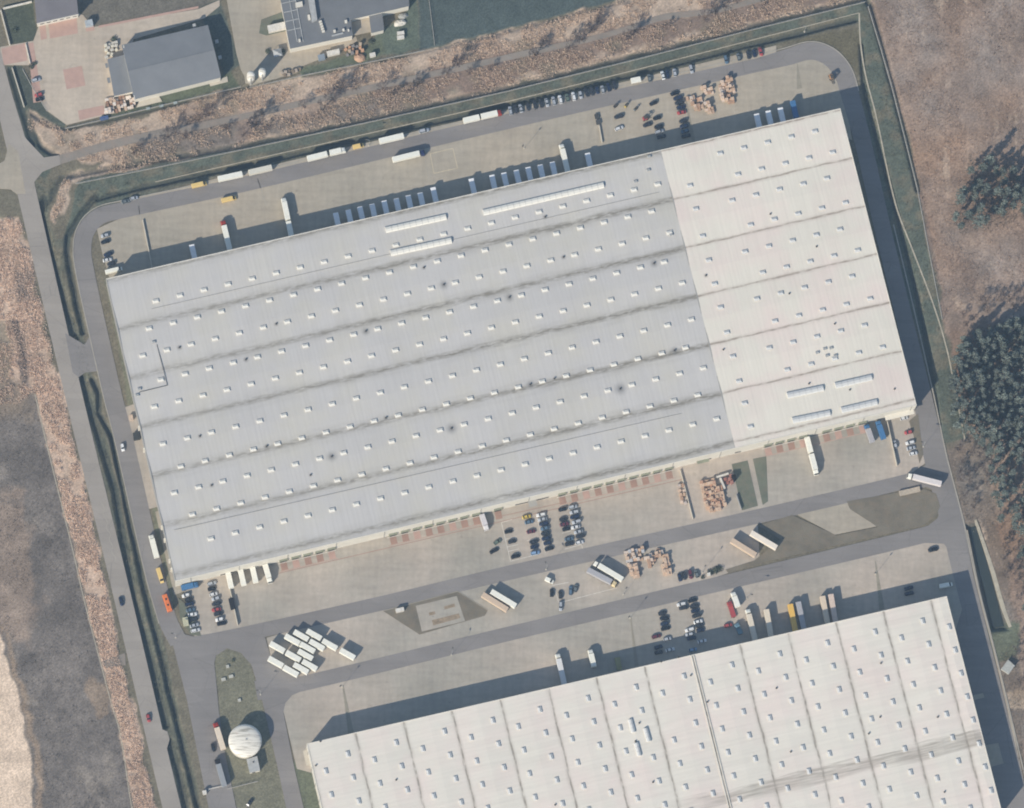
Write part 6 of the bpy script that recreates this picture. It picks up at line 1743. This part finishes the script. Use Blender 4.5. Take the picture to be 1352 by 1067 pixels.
# dry reeds and tall grass: nobody could count the stalks
def reeds(name, poly, dens, hgt, cols, seed, label, hole=0.0):
    g_ = np.random.default_rng(seed)
    P = np.array(poly, float)
    x0, x1 = max(-60, P[:, 0].min()), min(1410, P[:, 0].max())
    y0, y1 = max(-60, P[:, 1].min()), min(1125, P[:, 1].max())
    n = int((x1 - x0) * (y1 - y0) * dens)
    x, y = g_.uniform(x0, x1, n), g_.uniform(y0, y1, n)
    keep = polydist(x + (fbm(x, y, 24, 11) - .5) * 8, y + (fbm(x, y, 24, 29) - .5) * 8, poly) > 1.0
    keep &= linedist(x, y, TRACK) > 6.0
    keep &= linedist(x, y, PUB) > 15.0
    cl_ = fbm(x, y, 10, seed)
    keep &= (fbm(x, y, 40, seed + 5) * 0.6 + cl_ * 0.4) > hole
    x, y, cl_ = x[keep], y[keep], cl_[keep]
    wx, wy = GA(x, y)
    n = len(x)
    h = hgt * g_.uniform(0.5, 1.15, n) * (0.35 + 0.8 * cl_)
    V, F, C = [], [], []
    K = 4
    for k in range(K):
        a = g_.uniform(0, 2 * math.pi, n)
        w = g_.uniform(0.04, 0.11, n)
        lean = g_.uniform(0.15, 0.75, n) * h
        la = a + g_.uniform(-0.9, 0.9, n)
        bx, by = wx + g_.normal(0, 0.3, n), wy + g_.normal(0, 0.3, n)
        px, py = -np.sin(a) * w, np.cos(a) * w
        tx, ty = bx + np.cos(la) * lean, by + np.sin(la) * lean
        z0 = np.full(n, -0.25)
        V.append(np.stack([np.stack([bx + px, by + py, z0], -1), np.stack([bx - px, by - py, z0], -1), np.stack([tx - px * 0.6, ty - py * 0.6, h], -1), np.stack([tx + px * 0.6, ty + py * 0.6, h], -1)], 1))
        ci = g_.integers(0, len(cols), n)
        c = np.array(cols)[ci] * g_.uniform(0.8, 1.2, (n, 1))
        c = np.concatenate([c, np.ones((n, 1))], -1)
        C.append(np.repeat(c[:, None, :], 4, 1))
    V = np.concatenate(V).reshape(-1, 3); C = np.concatenate(C).reshape(-1, 4)
    me = bpy.data.meshes.new(name)
    nf = len(V) // 4
    me.vertices.add(len(V)); me.vertices.foreach_set('co', V.astype(np.float32).ravel())
    me.loops.add(len(V)); me.loops.foreach_set('vertex_index', np.arange(len(V), dtype=np.int32))
    me.polygons.add(nf); me.polygons.foreach_set('loop_start', np.arange(0, len(V), 4, dtype=np.int32))
    me.update(calc_edges=True)
    store_colors(me, C)
    me.materials.append(MAT['reed'])
    o = tag(link(name, me), label, 'reeds'); o['kind'] = 'stuff'
RC = [lin(226, 208, 190), lin(214, 197, 182), lin(200, 185, 174), lin(220, 202, 187)]
reeds('dry_reeds', REED_N, 0.34, 0.95, RC, 201, 'tan dry reeds along both sides of the dirt track', 0.47)
reeds('dry_reeds', REED_W, 0.42, 0.95, [lin(236, 218, 204), lin(224, 206, 194), lin(210, 194, 184), lin(230, 212, 200)], 202, 'tan dry reeds in the strip beside the public road', 0.40)
reeds('heath_grass', [(1150, -60), (1410, -60), (1410, 420), (1290, 400), (1250, 430), (1240, 380), (1214, 250), (1180, 110)], 0.11, 0.5, [lin(168, 150, 140), lin(146, 130, 124), lin(196, 180, 166), lin(150, 134, 126)], 203, 'brownish heather and grass on the open heath', 0.42)
reeds('field_weeds', DARKFIELD, 0.05, 0.45, [lin(130, 128, 126), lin(148, 142, 138), lin(114, 114, 116)], 204, 'grey dead weeds on the dark field', 0.45)
reeds('scrub_grass', [(1250, 595), (1300, 580), (1330, 700), (1350, 800), (1410, 900), (1410, 1100), (1360, 1100), (1335, 960), (1320, 860), (1345, 840), (1320, 750), (1275, 690)], 0.07, 0.6, [lin(140, 134, 126), lin(124, 122, 116), lin(156, 144, 134)], 205, 'brown grass in the scrub between the road and the wood', 0.42)
reeds('undergrowth', [(1255, 565), (1252, 500), (1262, 455), (1300, 432), (1365, 410), (1410, 410), (1410, 800), (1360, 800), (1320, 700), (1300, 600)], 0.10, 0.8, [lin(96, 104, 100), lin(108, 108, 102), lin(84, 92, 90)], 206, 'grey green undergrowth between the pines of the wood', 0.3)
reeds('grove_undergrowth', [(1266, 262), (1258, 290), (1262, 308), (1300, 304), (1352, 290), (1410, 250), (1410, 190), (1330, 220), (1300, 208), (1280, 204)], 0.10, 0.8, [lin(100, 106, 100), lin(112, 110, 104), lin(90, 96, 92)], 207, 'grey green undergrowth under the heath grove', 0.3)
reeds('verge_weeds', VERGE_W, 0.12, 0.4, [lin(120, 126, 116), lin(136, 134, 122), lin(100, 110, 104)], 208, 'low weeds on the verge between public road and site road', 0.42)
reeds('mown_weeds', MOWN, 0.10, 0.3, [lin(104, 116, 110), lin(120, 124, 114), lin(92, 104, 100)], 209, 'low grass tufts on the mown strip inside the fence', 0.46)

# ------------------------------------------------------------------ the air between the aircraft and the ground
hm = bpy.data.materials.new('haze_air')
hm.use_nodes = True
hn = hm.node_tree
hn.nodes.clear()
pv = hn.nodes.new('ShaderNodeVolumePrincipled')
pv.inputs['Color'].default_value = (0.52, 0.74, 1.0, 1)
pv.inputs['Density'].default_value = 4.5e-5
pv.inputs['Anisotropy'].default_value = 0.1
ho = hn.nodes.new('ShaderNodeOutputMaterial')
hn.links.new(pv.outputs[0], ho.inputs['Volume'])
MAT['haze_air'] = hm
hz_ = link('haze', MB().box(-16000, 16000, -16000, 16000, -6.0, 3020.0).mesh('haze', 'haze_air'))
hz_['kind'] = 'stuff'
